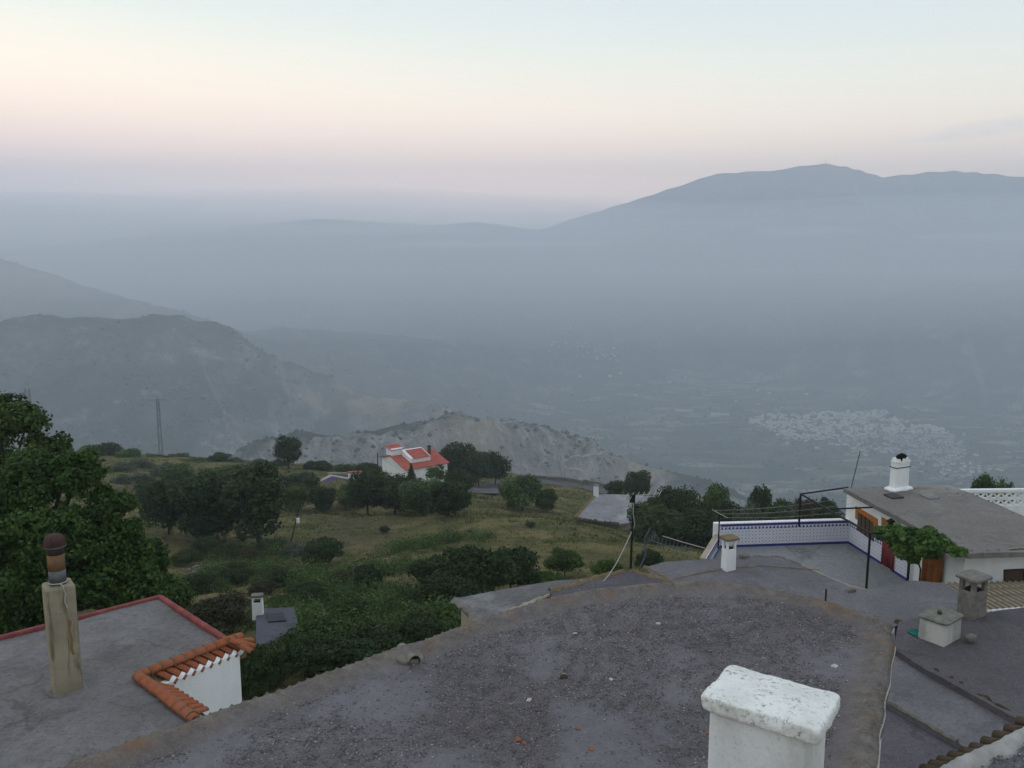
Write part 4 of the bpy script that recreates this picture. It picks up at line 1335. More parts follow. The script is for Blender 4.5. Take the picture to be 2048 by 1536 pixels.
# chimney on the roof
t, w, d, h = pot_chimney('white_chimney', 'broad white chimney with a dark clogged cowl on the brown flat roof', (1776,978), (1790,982), (1817,978), ZE + .2, 926, M_WHITE, M_WHITE, .02, .04, hole=False)
mb = MB(); slab(mb, (0, 0, -.02), w * 1.55, d * 1.8, .08, 0, 40, .03, 1.2, 2, 5); mb.build('plaster_skirt', M_WHITE, t, smooth=True)
mb = MB()
for q_ in range(10):
    a = q_ / 10 * 6.283
    mb.box((math.cos(a) * w * .42, math.sin(a) * d * .42, h + .04), (.22, .10, .14 + .10 * ((q_ * 7) % 5) / 5), a + 1.57)
mb.build('broken_rim', M_WHITE, t)
mb = MB(); slab(mb, (.04, 0, h), w * .74, d * .9, .20, .3, 30, .06, .6, 4, 3); mb.build('cowl', M_DARK, t, smooth=True)
MB().tube([(math.cos(a) * w * .72 if abs(math.cos(a)) < .75 else math.copysign(w * .52, math.cos(a)), math.copysign(min(abs(math.sin(a)) * d * .74, d * .52), math.sin(a)), h - .22) for a in np.linspace(0, 6.2832, 17)], .018, 5).build('tie_wire', M_BLACK, t)

def wall_quad(name, px, mat, root, off, th):
    """panel on the terrace wall given by its four corners in the photograph (bl, br, tr, tl)"""
    pts = [onwall(x, y, 0) for x, y in px]
    a = [p + wn * (off - th) for p in pts]; b = [p + wn * off for p in pts]
    return place(MB().hexa(a + b).build(name, mat), root)
# tiled dado along the wall, broken by the door
ta, tb = (onwall(1763, 1130) - A1).dot(wd3), (onwall(1784, 1143) - A1).dot(wd3)
tc_ = NL - 2.4
terr_d = terr
dado(A1 + wd3 * .0, A1 + wd3 * NL, ZTF, DH, 0, house, skip=[(.03, ta), (tb, (onwall(1816, 1163) - A1).dot(wd3))], out=wn.to_2d())
# windows with ochre surrounds
wall_quad('window_surround', [(1711.5,1037),(1756,1062),(1756,1038),(1712,1012)], M_ORANGE, house, .03, .05)
w_ = wall_quad('window', [(1716,1060),(1749,1083),(1748,1044),(1718,1024)], M_SHUTTER, house, .045, .04)
for k in range(1, 4):
    f = k / 4
    q_ = [(1716 + 33 * f - .6, 1060 + 23 * f - .6), (1716 + 33 * f + .6, 1060 + 23 * f + .6), (1718 + 30 * f + .6, 1024 + 20 * f + .6), (1718 + 30 * f - .6, 1024 + 20 * f - .6)]
    o = wall_quad('shutter_joint', q_, M_DARK, house, .052, .02)
wall_quad('window_surround', [(1764,1064),(1803,1085),(1802,1055),(1764,1034)], M_ORANGE, house, .03, .05)
wall_quad('window', [(1769,1072),(1795,1087),(1796,1062),(1770,1046)], M_SHUTTER, house, .045, .04)
# doorway with red curtain
ph = onwall(1764, 1131); ph2 = onwall(1789, 1146)
mb = MB()
n_ = 26
V = []
for i in range(n_ + 1):
    f = i / n_
    b = ph.lerp(ph2, f); o_ = wn * (.05 + .035 * math.sin(f * 34))
    V += [Vector((b.x, b.y, ZTF + .05)) + o_, Vector((b.x, b.y, ZTF + 1.5)) + o_]
mb.add(V, [(2 * i, 2 * i + 2, 2 * i + 3, 2 * i + 1) for i in range(n_)])
o = place(mb.build('door_curtain', M_REDCLOTH, smooth=True), house)
o.modifiers.new('t', 'SOLIDIFY').thickness = .01
o['label'] = 'red curtain hanging in the doorway'
# lantern
lp0 = onwall(1796, 1040, .0)
t = thing('wall_lantern', 'black wall lantern between ochre window and roof edge of the white house', 'lantern', tuple(lp0))
MB().tube([(0, 0, 0), tuple(wn * .18 + Vector((0, 0, .10))), tuple(wn * .28 + Vector((0, 0, .06)))], .018, 6).build('bracket', M_BLACK, t)
o = MB().lathe([(.03, 0), (.16, -.08), (.17, -.10), (.09, -.16), (.07, -.32), (.03, -.34)], 10).build('lamp_shade', M_BLACK, t); o.location = wn * .28 + Vector((0, 0, .06))
# brown cloth by the pole, house corner recess
mb = MB(); V = []
c0, c1 = onwall(1836, 1176, .02), onwall(1895, 1206, .02)
c0 = A1 + wd3 * (NL - 2.05); c1 = A1 + wd3 * (NL - .95)
n_ = 20
for i in range(n_ + 1):
    f = i / n_; b = c0.lerp(c1, f) + wn * (.10 + .04 * math.sin(f * 19))
    V += [Vector((b.x, b.y, ZTF + .05)), Vector((b.x, b.y, ZTF + .95)), Vector((b.x, b.y, ZTF + 1.75 - .1 * math.sin(f * 3.1)))]
mb.add(V, [(3 * i + k, 3 * i + 3 + k, 3 * i + 4 + k, 3 * i + 1 + k) for i in range(n_) for k in (0, 1)])
o = mb.build('hanging_cloth', M_BROWNCLOTH, smooth=True); o.modifiers.new('t', 'SOLIDIFY').thickness = .012
tag(o, 'orange brown cloth hung as a screen below the vine at the house corner', 'cloth')
# window in the front wall
def onfront(px, py, off=0.0):
    fn = Vector((east.y, -east.x, 0)).normalized()
    if fn.y > 0: fn = -fn
    d = Vector(ray(px, py)); b = Nn + fn * off
    return d * (b.dot(fn) / d.dot(fn)), fn
pts = [onfront(*q) for q in ((2008,1170),(2047,1170),(2047,1138),(2008,1140))]
fn = pts[0][1]
place(MB().hexa([p - fn * .05 for p, _ in pts] + [p + fn * .012 for p, _ in pts]).build('window', M_SHUTTER), house)
mb = MB()
q4 = [p for p, _ in pts]
for a, b in ((0, 1), (1, 2), (2, 3), (3, 0)):
    mb.tube([q4[a] + fn * .015, q4[b] + fn * .015], .028, 4)
place(mb.build('window_frame', M_WOOD), house)
# ribbed tile canopy in front of it
can = thing('tiled_canopy', 'pale ribbed barrel tile canopy below the front wall of the white house', 'canopy', tuple(Pz(1990, 1190, -11.4)))
T0, T1, Bl, Br = Pz(1878, 1167, -10.72), Pz(2190, 1160, -10.72), Pz(1974, 1223, -11.05), Pz(2290, 1196, -11.05)
M4 = MB().hexa([T0 + Vector((0, 0, -.12)), T1 + Vector((0, 0, -.12)), Br + Vector((0, 0, -.12)), Bl + Vector((0, 0, -.12)), T0 + Vector((0, 0, -.04)), T1 + Vector((0, 0, -.04)), Br + Vector((0, 0, -.04)), Bl + Vector((0, 0, -.04))])
place(M4.build('roof_bed', M_PALETILE), can)
NT, NS = 26, 4
tw = (T1 - T0).length / NT
slope_l = (Bl - T0).length
ct = tile_mesh('canopy_tile', tw * .40, tw * .34, slope_l / NS * 1.12, .012, 7)
for i in range(NT):
    f = (i + .5) / NT
    a, b = T0.lerp(T1, f), Bl.lerp(Br, f)
    for k in range(NS):
        p = a.lerp(b, k / NS) + Vector((0, 0, -.02 + .012 * (k % 2)))
        q = a.lerp(b, (k + 1) / NS) + Vector((0, 0, -.012))
        o = link('roof_tile', ct, M_PALETILE if not ct.materials else None)
        dd = (q - p).normalized(); y = Vector((0, 0, 1)).cross(dd).normalized(); z = dd.cross(y)
        Mx = Matrix((dd, y, z)).transposed().to_4x4(); Mx.translation = p - can.location
        o.parent = can; o.matrix_basis = Mx
place(MB().hexa([Bl + Vector((0, -.06, -.16)), Br + Vector((0, -.06, -.16)), Br + Vector((0, .02, -.16)), Bl + Vector((0, .02, -.16)), Bl + Vector((0, -.06, .05)), Br + Vector((0, -.06, .05)), Br + Vector((0, .02, .05)), Bl + Vector((0, .02, .05))]).build('white_fascia', M_WHITE), can)

# pergola of black iron
perg = thing('pergola', 'black iron pergola frame over the tiled terrace, carrying the vine', 'pergola', tuple(Pz(1732, 1186, ZTF)))
def bar(name, pts, r, mat, root, n=8):
    return place(MB().tube(pts, r, n).build(name, mat), root)
P2 = Pz(1732, 1186, ZTF); P2t = Vector((P2.x, P2.y, zat(P2, 1067)))
P1 = A0.lerp(A1, .615) + diry * .1; P1 = Pz(1598, 1050, ZTF + DH); P1t = Vector((P1.x, P1.y, zat(P1, 988)))
P3 = Pz(1815, 1166, ZTF); P3t = Vector((P3.x, P3.y, zat(P3, 1112)))
bar('post', [P2, P2t], .045, M_BLACK, perg)
bar('post', [P1 - Vector((0, 0, .05)), P1t], .045, M_BLACK, perg)
bar('post', [P3, P3t], .05, M_BLACK, perg)
bar('beam', [P1t, P2t], .04, M_BLACK, perg)
e1 = onwall(1702, 986); bar('beam', [P1t, A1 + Vector((0, 0, P1t.z - ZTF)) - wd3 * .3], .035, M_BLACK, perg)
mid = P1t.lerp(P2t, .42); wt = (mid - A1).dot(wd3)
bar('beam', [mid, A1 + wd3 * wt + Vector((0, 0, mid.z - ZTF))], .035, M_BLACK, perg)
bar('beam', [P2t, A1 + wd3 * ((P2t - A1).dot(wd3)) + Vector((0, 0, P2t.z - ZTF))], .035, M_BLACK, perg)
# clothes line post and lines
C0 = Pz(1437, 1082, ZTF + .56); C0t = Vector((C0.x, C0.y, zat(C0, 1028)))
cl = thing('clothes_line', 'thin post at the left parapet with three sagging clothes lines', 'clothes line', tuple(C0))
bar('post', [C0 - Vector((0, 0, .3)), C0t], .03, M_BLACK, cl)
bar('crossbar', [C0t + Vector((-.25, .2, .12)), C0t + Vector((.25, -.25, -.08))], .012, M_WIRE, cl)
for k in range(3):
    a = C0t + Vector((-.2 + .2 * k, .2 - .2 * k, .08 - .08 * k)); b = A1 + Vector((-.05, -.3 * k - .1, 2.0 - .18 * k))
    pts = [a.lerp(b, i / 16) + Vector((0, 0, -.12 * math.sin(math.pi * i / 16))) for i in range(17)]
    bar('line', pts, .005, M_WIRE, cl, 5)

# lattice wall beyond the roof
latt = thing('lattice_wall', 'white openwork block balustrade with triangular holes beyond the brown roof', 'balustrade', tuple(Pz(1990, 1015, -11.2)))
La = Pz(1895, 1017, -11.2); Lb = Pz(2230, 1013, -11.2)
lh = zat(La, 979) + 11.2
ld = (Lb - La).normalized(); lnn = Vector((-ld.y, ld.x, 0))
BW = lh * .42; rowsn = 2
nb_ = int((Lb - La).length / BW)
mb = MB()
def bar2(mb, x0, z0, x1, z1, w_=.055):
    dx, dz = x1 - x0, z1 - z0; l_ = math.hypot(dx, dz); nx, nz = -dz / l_ * w_ / 2, dx / l_ * w_ / 2
    pts = [(x0 - nx, 0, z0 - nz), (x1 - nx, 0, z1 - nz), (x1 + nx, 0, z1 + nz), (x0 + nx, 0, z0 + nz)]
    mb.add([(p[0], -.05, p[2]) for p in pts] + [(p[0], .05, p[2]) for p in pts], [(0, 1, 2, 3), (7, 6, 5, 4), (0, 4, 5, 1), (1, 5, 6, 2), (2, 6, 7, 3), (3, 7, 4, 0)])
bh = (lh - .24) / rowsn
bar2(mb, 0, .03, BW, .03, .06); bar2(mb, 0, bh - .03, BW, bh - .03, .06); bar2(mb, .0, .03, BW / 2, bh - .03); bar2(mb, BW / 2, bh - .03, BW, .03)
blk = mb.mesh('lattice_block')
rzL = math.atan2(ld.y, ld.x)
for i in range(nb_):
    for k in range(rowsn):
        o = link('lattice_block', blk, M_WHITE if not blk.materials else None)
        o.parent = latt
        o.location = La + ld * BW * i + Vector((0, 0, .12 + bh * k)) - latt.location
        o.rotation_euler = (0, 0, rzL)
for zz, hh in ((-1.0, 1.12), (lh - .12, .12)):
    place(MB().prism(xy([La - lnn * .1, Lb - lnn * .1, Lb + lnn * .1, La + lnn * .1]), La.z + zz, La.z + zz + hh).build('coping' if zz > 0 else 'base_wall', M_WHITE), latt)
# thin aerial pole behind the house
p = Pz(1705, 972, -9.6); q = Vector((p.x + .35, p.y + .3, zat(p, 905)))
tag(MB().tube([p + Vector((0, .3, -.6)), q], .02, 6).build('aerial_pole', M_ZINC), 'thin bare pole leaning behind the corner of the white house', 'pole')

# ================================================================ antennas on the shed
am = Pz(1261, 1142, Z6)
t = thing('antenna_mast', 'tall dark antenna mast with a small aerial at the top on the triangular roof', 'antenna', tuple(am))
hm_ = zat(am, 986) - am.z
MB().tube([(0, 0, -.2), (.02, 0, hm_ * .5), (.07, 0, hm_)], [.035, .032, .028], 8).build('mast', M_BLACK, t)
MB().box((.0, 0, hm_ * .93), (.13, .1, .22)).build('junction_box', M_BLACK, t)
MB().box((.14, 0, hm_ * .83), (.10, .06, .06)).build('bracket', M_BLACK, t)
mb = MB().tube([(-.15, .1, hm_ - .12), (.75, -.2, hm_ + .05)], .014, 5)
for i in range(7):
    f = i / 6; c_ = Vector((-.15, .1, hm_ - .12)).lerp(Vector((.75, -.2, hm_ + .05)), f)
    mb.tube([c_ + Vector((-.10, -.32, .0)), c_ + Vector((.10, .32, 0))], .008, 4)
mb.build('aerial', M_WIRE, t)
# cable from the mast
pa = am + Vector((.02, 0, hm_ * .52)); pb = Pz(1158, 1180, Z5 + .15)
pts = [pa.lerp(pb, i / 20) + Vector((0, 0, -.55 * math.sin(math.pi * i / 20))) for i in range(21)]
mb = MB().tube(pts, .014, 5)
mb.tube([pa, am + Vector((.09, -.04, hm_ * .6)), am + Vector((.03, -.04, hm_ * .75)), am + Vector((.05, -.03, hm_ * .95))], .010, 5)
tag(mb.build('cable', M_WIRE), 'pale sagging cable from the antenna mast down to the shed roof', 'cable')
# fallen grid aerial
ga = Pz(1278, 1136, Z6 + .05)
t = thing('grid_aerial', 'grey fishbone television aerial drooping beside the antenna mast', 'antenna', tuple(ga))
M_DULL = plain('weathered_aluminium', (.12, .125, .13), .6, .15, 5, .3, metal=.3)
MB().tube([(0, 0, -.05), (.18, .05, .35), (.16, .1, .85), (.30, .1, 1.15)], .022, 6).build('stand', M_DULL, t)
mb = MB()
for i in range(9):
    mb.tube([(.10 + .045 * i, .1 - .22, .55 + .055 * i), (.10 + .045 * i, .1 + .22, .55 + .055 * i)], .008, 4)
mb.tube([(.10, .1, .55), (.46, .1, 1.0)], .014, 4)
mb.build('reflector', M_DULL, t)
MB().tube([(.25, .1, .82), (1.45, .0, .46)], .014, 5).build('boom', M_DULL, t)
for i in range(10):
    f = .15 + i / 11
    c_ = Vector((.25, .1, .82)).lerp(Vector((1.45, .0, .46)), f)
    o = MB().tube([c_ + Vector((-.05, -.12, -.14)), c_ + Vector((.05, .12, .14))], .008, 4).build('element', M_DULL, t)
tag(MB().tube([ga + Vector((.7, .3, .86)), ga + Vector((1.3, .2, .7)), ga + Vector((1.9, .1, .56))], .013, 5).build('cable', M_WIRE), 'thin pale wire running right from the fishbone aerial', 'cable')

# ================================================================ bottom right: rounded parapet with tiles
ZB = -4.35
pr_px = [(1840,1560),(1880,1530),(1925,1507),(1985,1483),(2048,1449),(2110,1410)]
cor = thing('parapet_roof', 'corner of a gravelly roof behind a rounded pale parapet at bottom right', 'roof', tuple(Pz(2000, 1500, ZB)))
pp = poly_pz(pr_px, ZB)
mb = MB()
V = []; nS = 9
line = []
for a, b in zip(pp[:-1], pp[1:]):
    line += [a.lerp(b, i / 10) for i in range(10)]
line.append(pp[-1])
for i, p in enumerate(line):
    d = (line[min(i + 1, len(line) - 1)] - line[max(0, i - 1)]).normalized(); s_ = Vector((d.y, -d.x, 0))
    wv = .10 + .012 * math.sin(i * .7)
    for k in range(nS):
        a = math.pi * k / (nS - 1)
        V.append(p + s_ * (wv * (1 - math.cos(a))) + Vector((0, 0, -.10 + .15 * math.sin(a) ** .7 + .006 * math.sin(i * 1.9 + k))))
mb.add(V, [(i * nS + k, i * nS + k + 1, (i + 1) * nS + k + 1, (i + 1) * nS + k) for i in range(len(line) - 1) for k in range(nS - 1)])
place(mb.build('parapet', plain('grey_limewash', (.42, .41, .39), .9, .2, 5, .15, .5, c2=(.27, .255, .235)), smooth=True), cor)
rpx = [(1930,1570),(1990,1512),(2060,1472),(2140,1420),(2300,1700),(1930,1750)]
rpoly = poly_pz(rpx, ZB - .02)
place(sheet('roof', rpoly, ZB - .02, M_LAUNA, .1, .2, .02, 3), cor)
place(MB().prism(xy([pp[0] + Vector((.1, -.05, 0)), *[p + Vector((.06, -.10, 0)) for p in pp[1:]], *rpoly[4:]]), -14, ZB - .10).build('wall', M_WHITE), cor)
gravel('gravel', xy(rpoly), ZB, 2500, .004, .018, M_STONES, None, None, 5)
ot = tile_mesh('eave_tile', .075, .066, .25, .015)
NTL = 13
for i in range(NTL):
    f = (i + .2) / NTL
    k = f * (len(line) - 1) * .96
    p = line[int(k)].lerp(line[min(int(k) + 1, len(line) - 1)], k - int(k))
    d = (line[min(int(k) + 2, len(line) - 1)] - line[max(0, int(k) - 2)]).normalized()
    s_ = Vector((d.y, -d.x, 0))
    a = p + s_ * .06 + Vector((0, 0, -.11)); b = p - s_ * .15 + Vector((0, 0, -.17))
    o = link('eave_tile', ot, M_TERRA_OLD if not ot.materials else None)
    dd = (b - a).normalized(); y = Vector((0, 0, 1)).cross(dd).normalized(); z = dd.cross(y)
    Mx = Matrix((dd, y, z)).transposed().to_4x4(); Mx.translation = a - cor.location
    o.parent = cor; o.matrix_basis = Mx
mb = MB()
for a, b in zip(line[:-1], line[1:]):
    pass
# ================================================================ vegetation
def leaf_mat(name, c1, c2, c3, trans=.25, rough=.65):
    m = Mat(name)
    r_ = m.n('ShaderNodeValToRGB'); m.l(m.attr('tone'), r_.inputs[0])
    el = r_.color_ramp.elements
    el[0].position, el[0].color = 0.0, (*c1, 1)
    el[1].position, el[1].color = 1.0, (*c3, 1)
    e = el.new(.55); e.color = (*c2, 1)
    oi = m.n('ShaderNodeObjectInfo')
    c = m.mix(m.rng(oi.outputs['Random'], 0, 1, 0, .45), r_.outputs[0], (.045, .058, .016))
    m.base(c).rough(rough, .2)
    tr = m.n('ShaderNodeBsdfTranslucent'); m.l(c, tr.inputs[0])
    ms = m.n('ShaderNodeMixShader'); ms.inputs[0].default_value = trans
    m.l(m.b.outputs[0], ms.inputs[1]); m.l(tr.outputs[0], ms.inputs[2])
    m.l(ms.outputs[0], m.t.nodes['Material Output'].inputs[0])
    return m.done()
L_DARK = leaf_mat('dark_leaves', (0.015, 0.034, 0.008), (0.030, 0.058, 0.015), (0.062, 0.100, 0.029))
L_MID = leaf_mat('green_leaves', (0.029, 0.057, 0.010), (0.055, 0.105, 0.021), (0.114, 0.170, 0.039))
L_BRIGHT = leaf_mat('bright_leaves', (0.041, 0.083, 0.012), (0.085, 0.151, 0.026), (0.154, 0.215, 0.045), .3)
L_FIG = leaf_mat('broad_leaves', (0.024, 0.062, 0.010), (0.050, 0.112, 0.021), (0.096, 0.170, 0.036), .3, .6)
L_OLIVE = leaf_mat('olive_leaves', (0.055, 0.074, 0.046), (0.092, 0.115, 0.075), (0.156, 0.182, 0.123), .2)
L_BROWN = leaf_mat('brownish_leaves', (0.028, 0.025, 0.011), (0.049, 0.042, 0.018), (0.077, 0.063, 0.028))
L_VINE = leaf_mat('vine_leaves', (0.043, 0.090, 0.018), (0.080, 0.160, 0.031), (0.139, 0.234, 0.059), .35)
M_BARK = plain('bark', (.075, .062, .048), .95, .3, 7, .1, .5)

def leaves_mesh(name, seed, n, lobes, leaf, up=.35, shell=.72, aspect=.62, tonevar=.25, gap=-.34):
    """lobes: list of (centre, radii); leaf faces spread through the outer part of every lobe"""
    rs = np.random.RandomState(seed)
    C_ = np.array([l[0] for l in lobes], float); Rd = np.array([l[1] for l in lobes], float)
    wgt = (Rd[:, 0] * Rd[:, 2]); wgt /= wgt.sum()
    li = rs.choice(len(lobes), n, p=wgt)
    d = rs.normal(size=(n, 3)); d /= np.linalg.norm(d, axis=1)[:, None]
    d[:, 2] = np.where(d[:, 2] < -.8, -d[:, 2] * .6, d[:, 2])
    # twigs: leaves gather round points of the shell
    q = rs.rand(n) ** .6
    rr = shell + (1.06 - shell) * q
    rr *= 1 + .52 * fbm(d[:, 0] * 2.9 + li * 3.1, d[:, 1] * 2.9 + d[:, 2] * 3.3, 3)
    p = C_[li] + d * Rd[li] * rr[:, None]
    keep = perlin(p[:, 0] / (leaf * 4.2) + 7, p[:, 2] / (leaf * 4.2) + p[:, 1] / (leaf * 5)) > gap
    p, d, li = p[keep], d[keep], li[keep]; n = len(p)
    nrm = d * .7 + rs.normal(size=(n, 3)) * .55 + np.array((0, 0, up))
    nrm /= np.linalg.norm(nrm, axis=1)[:, None]
    t = rs.normal(size=(n, 3)) + np.array((0, 0, -.4)); t -= nrm * (t * nrm).sum(1)[:, None]; t /= np.linalg.norm(t, axis=1)[:, None]
    b = np.cross(nrm, t)
    s = leaf * (.55 + .9 * rs.rand(n))[:, None]
    V = np.stack([p - t * s, p + b * s * aspect + nrm * s * .18, p + t * s, p - b * s * aspect + nrm * s * .18], 1).reshape(-1, 3)
    me = quads_mesh(name, V, np.arange(4 * n).reshape(n, 4))
    tone = np.clip(.45 + tonevar * rs.normal(size=n) + .20 * rs.normal(size=len(lobes))[li] + .25 * fbm(p[:, 0] / (leaf * 9), p[:, 2] / (leaf * 9), 2), 0, 1)
    a = me.attributes.new('tone', 'FLOAT', 'POINT'); a.data.foreach_set('value', np.repeat(tone, 4).astype(np.float32))
    return me

def crown_lobes(seed, k, rx, rz, zc, lr=(.34, .55), low=-.7):
    rr = random.Random(seed)
    out = [((0, 0, zc), (rx * .55, rx * .55, rz * .6))]
    while len(out) < k:
        x, y, z = rr.uniform(-1, 1), rr.uniform(-1, 1), rr.uniform(low, 1)
        if x * x + y * y + z * z > 1: continue
        r = rr.uniform(*lr)
        f = 1 - r * .75
        out.append(((x * f * rx, y * f * rx, zc + z * f * rz), (r * rx, r * rx, r * rz * rr.uniform(.75, 1.05))))
    return out

def trunk_mb(seed, h, r, lobes, lean=.1, limbs=6):
    rr = random.Random(seed)
    mb = MB()
    top = Vector((rr.uniform(-lean, lean), rr.uniform(-lean, lean), h))
    pts = [Vector((0, 0, -.25)), Vector((top.x * .3, top.y * .3, h * .4)), top]
    mb.tube(pts, [r * 1.35, r, r * .75], 7)
    for c, _ in lobes[1:limbs + 1]:
        e = Vector(c); m_ = top.lerp(e, .5) + Vector((rr.uniform(-.06, .06), rr.uniform(-.06, .06), .05))
        mb.tube([top - Vector((0, 0, h * .15)), m_, e], [r * .6, r * .38, r * .12], 5)
    return mb

# unit trees: total height 1; each kind in a few individual forms
KINDS = {}
def make_kind(kind, forms, n, k, rx, trunk_h, leaf, tr=.022, lr=(.34, .55), low=-.7, shell=.72):
    KINDS[kind] = []
    for f in range(forms):
        sd = hash_seed(kind) + f * 17
        rz = (1 - trunk_h) / 2; zc = trunk_h + rz
        lb = crown_lobes(sd, k, rx, rz, zc, lr, low)
        KINDS[kind].append((leaves_mesh('crown', sd, n, lb, leaf, shell=shell), trunk_mb(sd, trunk_h + rz * .5, tr, lb, .03).mesh('trunk', True), rx))
def hash_seed(s):
    return sum(ord(c) * (i + 3) for i, c in enumerate(s)) % 9973
make_kind('broad', 7, 12500, 26, .50, .04, .026, lr=(.18, .50), low=-1)
make_kind('tall', 3, 9500, 24, .38, .10, .024, lr=(.18, .46), low=-1)
make_kind('round', 3, 9000, 14, .55, .02, .030, low=-.95)
make_kind('olive', 4, 8000, 16, .58, .10, .024, .03, (.28, .48), shell=.5)
make_kind('sparse', 2, 2300, 10, .40, .22, .024, .016, (.24, .40), shell=.4)
make_kind('shrub', 6, 12000, 26, .80, .0, .032, .02, (.16, .42), -.35)
make_kind('conifer', 1, 5000, 12, .22, .06, .024, .02, (.4, .6))
# conifer: narrowing upwards
lb = [((0, 0, .12 + .8 * i / 11), (.21 * (1 - i / 12.5), .21 * (1 - i / 12.5), .09)) for i in range(12)]
KINDS['conifer'] = [(leaves_mesh('crown', 77, 4600, lb, .022, shell=.4), trunk_mb(7, .8, .02, lb[:1]).mesh('trunk', True), .23)]

_count = {}
def tree(name, label, px, top, width, kind, mat, Y=None, base=None, group=None, cat='tree'):
    if base is not None:
        g = hit(px if not isinstance(base, tuple) else base[0], base if not isinstance(base, tuple) else base[1])
        if g is None or g.y > 260: g = Py(px, base if not isinstance(base, tuple) else base[1], 150)
        Y = g.y
    x = Py(px, top, Y).x
    zg = hz(x, Y)
    tp = Py(px, top, Y)
    x = tp.x
    depth = Y * math.cos(PITCH) - tp.z * math.sin(PITCH)
    w = width * depth / F_PX
    h = max(tp.z - zg, w * (.62 if kind != 'shrub' else .42))
    zg = tp.z - h
    i = _count.get(kind, 0); _count[kind] = i + 1
    cme, tme, rx = KINDS[kind][i % len(KINDS[kind])]
    rr = random.Random(px * 31 + top)
    t = thing(name, label, cat, (x, Y, zg), rr.uniform(0, 6.28), group)
    sx = w / 2 / (rx * .98)
    for nm, me, mt in (('trunk', tme, M_BARK), ('crown', cme, mat)):
        o = bpy.data.objects.new(nm, me); COL.objects.link(o); o.parent = t
        if len(me.materials) == 0: me.materials.append(mt)
        o.material_slots[0].link = 'OBJECT'; o.material_slots[0].material = mt
        o.scale = (sx, sx, h)
    return t

G_RIM, G_FIELD, G_SHRUB = 'trees along the far rim of the hillside', 'trees in and around the meadow', 'shrubs on the slope below the roofs'
T = tree
T('broadleaf_tree', 'dark rounded tree on the skyline just right of the big leafy tree', 205, 886, 80, 'broad', L_DARK, Y=180, group=G_RIM)
T('broadleaf_tree', 'green tree behind the grey olives, left of the lattice pylon', 256, 899, 62, 'broad', L_MID, Y=178, group=G_RIM)
T('broadleaf_tree', 'green tree at the foot of the lattice pylon', 332, 912, 66, 'broad', L_MID, Y=182, group=G_RIM)
T('broadleaf_tree', 'low green tree between the pylon and the lone skyline tree', 383, 916, 70, 'broad', L_MID, Y=180, group=G_RIM)
T('broadleaf_tree', 'small round tree standing alone on the skyline right of the pylon', 440, 904, 44, 'tall', L_DARK, Y=185, group=G_RIM)
for (lab, px_, top_, w_, Y_, mt_) in [
    ('low bushy tree on the rim between the first dark tree and the pylon', 300, 904, 62, 186, L_MID), ('dark bush on the rim just right of the pylon foot', 352, 905, 52, 190, L_DARK),
    ('green bush on the rim left of the small round skyline tree', 408, 914, 60, 184, L_MID), ('dark bush on the rim right of the small round skyline tree', 470, 916, 60, 182, L_DARK),
    ('spreading rim bush behind the dark tree beside the fig', 176, 892, 66, 186, L_MID), ('dark rim bush below the tall lone tree', 556, 918, 56, 172, L_DARK)]:
    T('broadleaf_tree', lab, px_, top_, w_, 'broad', mt_, Y=Y_, group=G_RIM)
T('olive_tree', 'topmost grey olive tree left of the pylon foot', 282, 916, 62, 'olive', L_OLIVE, Y=162, group='olive trees on the left slope')
T('olive_tree', 'grey olive tree beside the trunk of the big leafy tree, upper', 238, 924, 62, 'olive', L_OLIVE, Y=155, group='olive trees on the left slope')
T('olive_tree', 'grey olive tree lowest of the olive group', 246, 950, 56, 'olive', L_OLIVE, Y=138, group='olive trees on the left slope')
T('olive_tree', 'grey olive tree at the right of the olive group, above the dark trees', 325, 925, 58, 'olive', L_OLIVE, Y=152, group='olive trees on the left slope')
T('olive_tree', 'small olive in the middle of the olive group over bare soil', 283, 946, 50, 'olive', L_OLIVE, Y=142, group='olive trees on the left slope')
T('broadleaf_tree', 'bushy tree behind the dark cluster, second from the left', 350, 928, 90, 'broad', L_MID, Y=140, group=G_FIELD)
T('broadleaf_tree', 'left tree of the dark cluster, beside the bare soil', 330, 948, 100, 'broad', L_DARK, base=1068, group=G_FIELD)
T('broadleaf_tree', 'middle tree of the dark cluster, widest crown', 408, 935, 140, 'broad', L_DARK, base=1082, group=G_FIELD)
T('broadleaf_tree', 'right tree of the dark cluster with its trunk visible over dry grass', 510, 926, 150, 'tall', L_DARK, base=(510, 1092), group=G_FIELD)
T('broadleaf_tree', 'green tree on the skyline behind the dark cluster', 478, 928, 80, 'broad', L_MID, Y=150, group=G_RIM)
T('broadleaf_tree', 'small tree on the skyline left of the tall lone tree', 522, 918, 50, 'broad', L_MID, Y=160, group=G_RIM)
T('broadleaf_tree', 'tall lone dark tree with a visible stem on the skyline left of the pool', 575, 871, 62, 'tall', L_DARK, Y=165, group=G_RIM)
T('broadleaf_tree', 'small dark round tree on the rim beside the tall lone tree', 642, 921, 50, 'round', L_DARK, Y=168, group=G_RIM)
T('broadleaf_tree', 'dark round bush between the tall lone tree and the pool', 622, 923, 36, 'round', L_DARK, Y=167, group=G_RIM)
T('hedge_tree', 'clipped looking tree behind the pool, left one', 692, 928, 56, 'round', L_MID, Y=165, group=G_RIM)
T('hedge_tree', 'tree between the pool and the red roofed house', 736, 925, 54, 'round', L_DARK, Y=160, group=G_RIM)
T('fruit_tree', 'small fruit tree left of the thin pole in the meadow', 592, 968, 62, 'broad', L_MID, base=1022, group=G_FIELD)
T('fruit_tree', 'small fruit tree right of the thin pole in the meadow', 642, 968, 62, 'broad', L_DARK, base=1022, group=G_FIELD)
T('fruit_tree', 'thin young fruit tree alone in the dry grass below the pool', 690, 984, 40, 'sparse', L_MID, base=1022, group=G_FIELD)
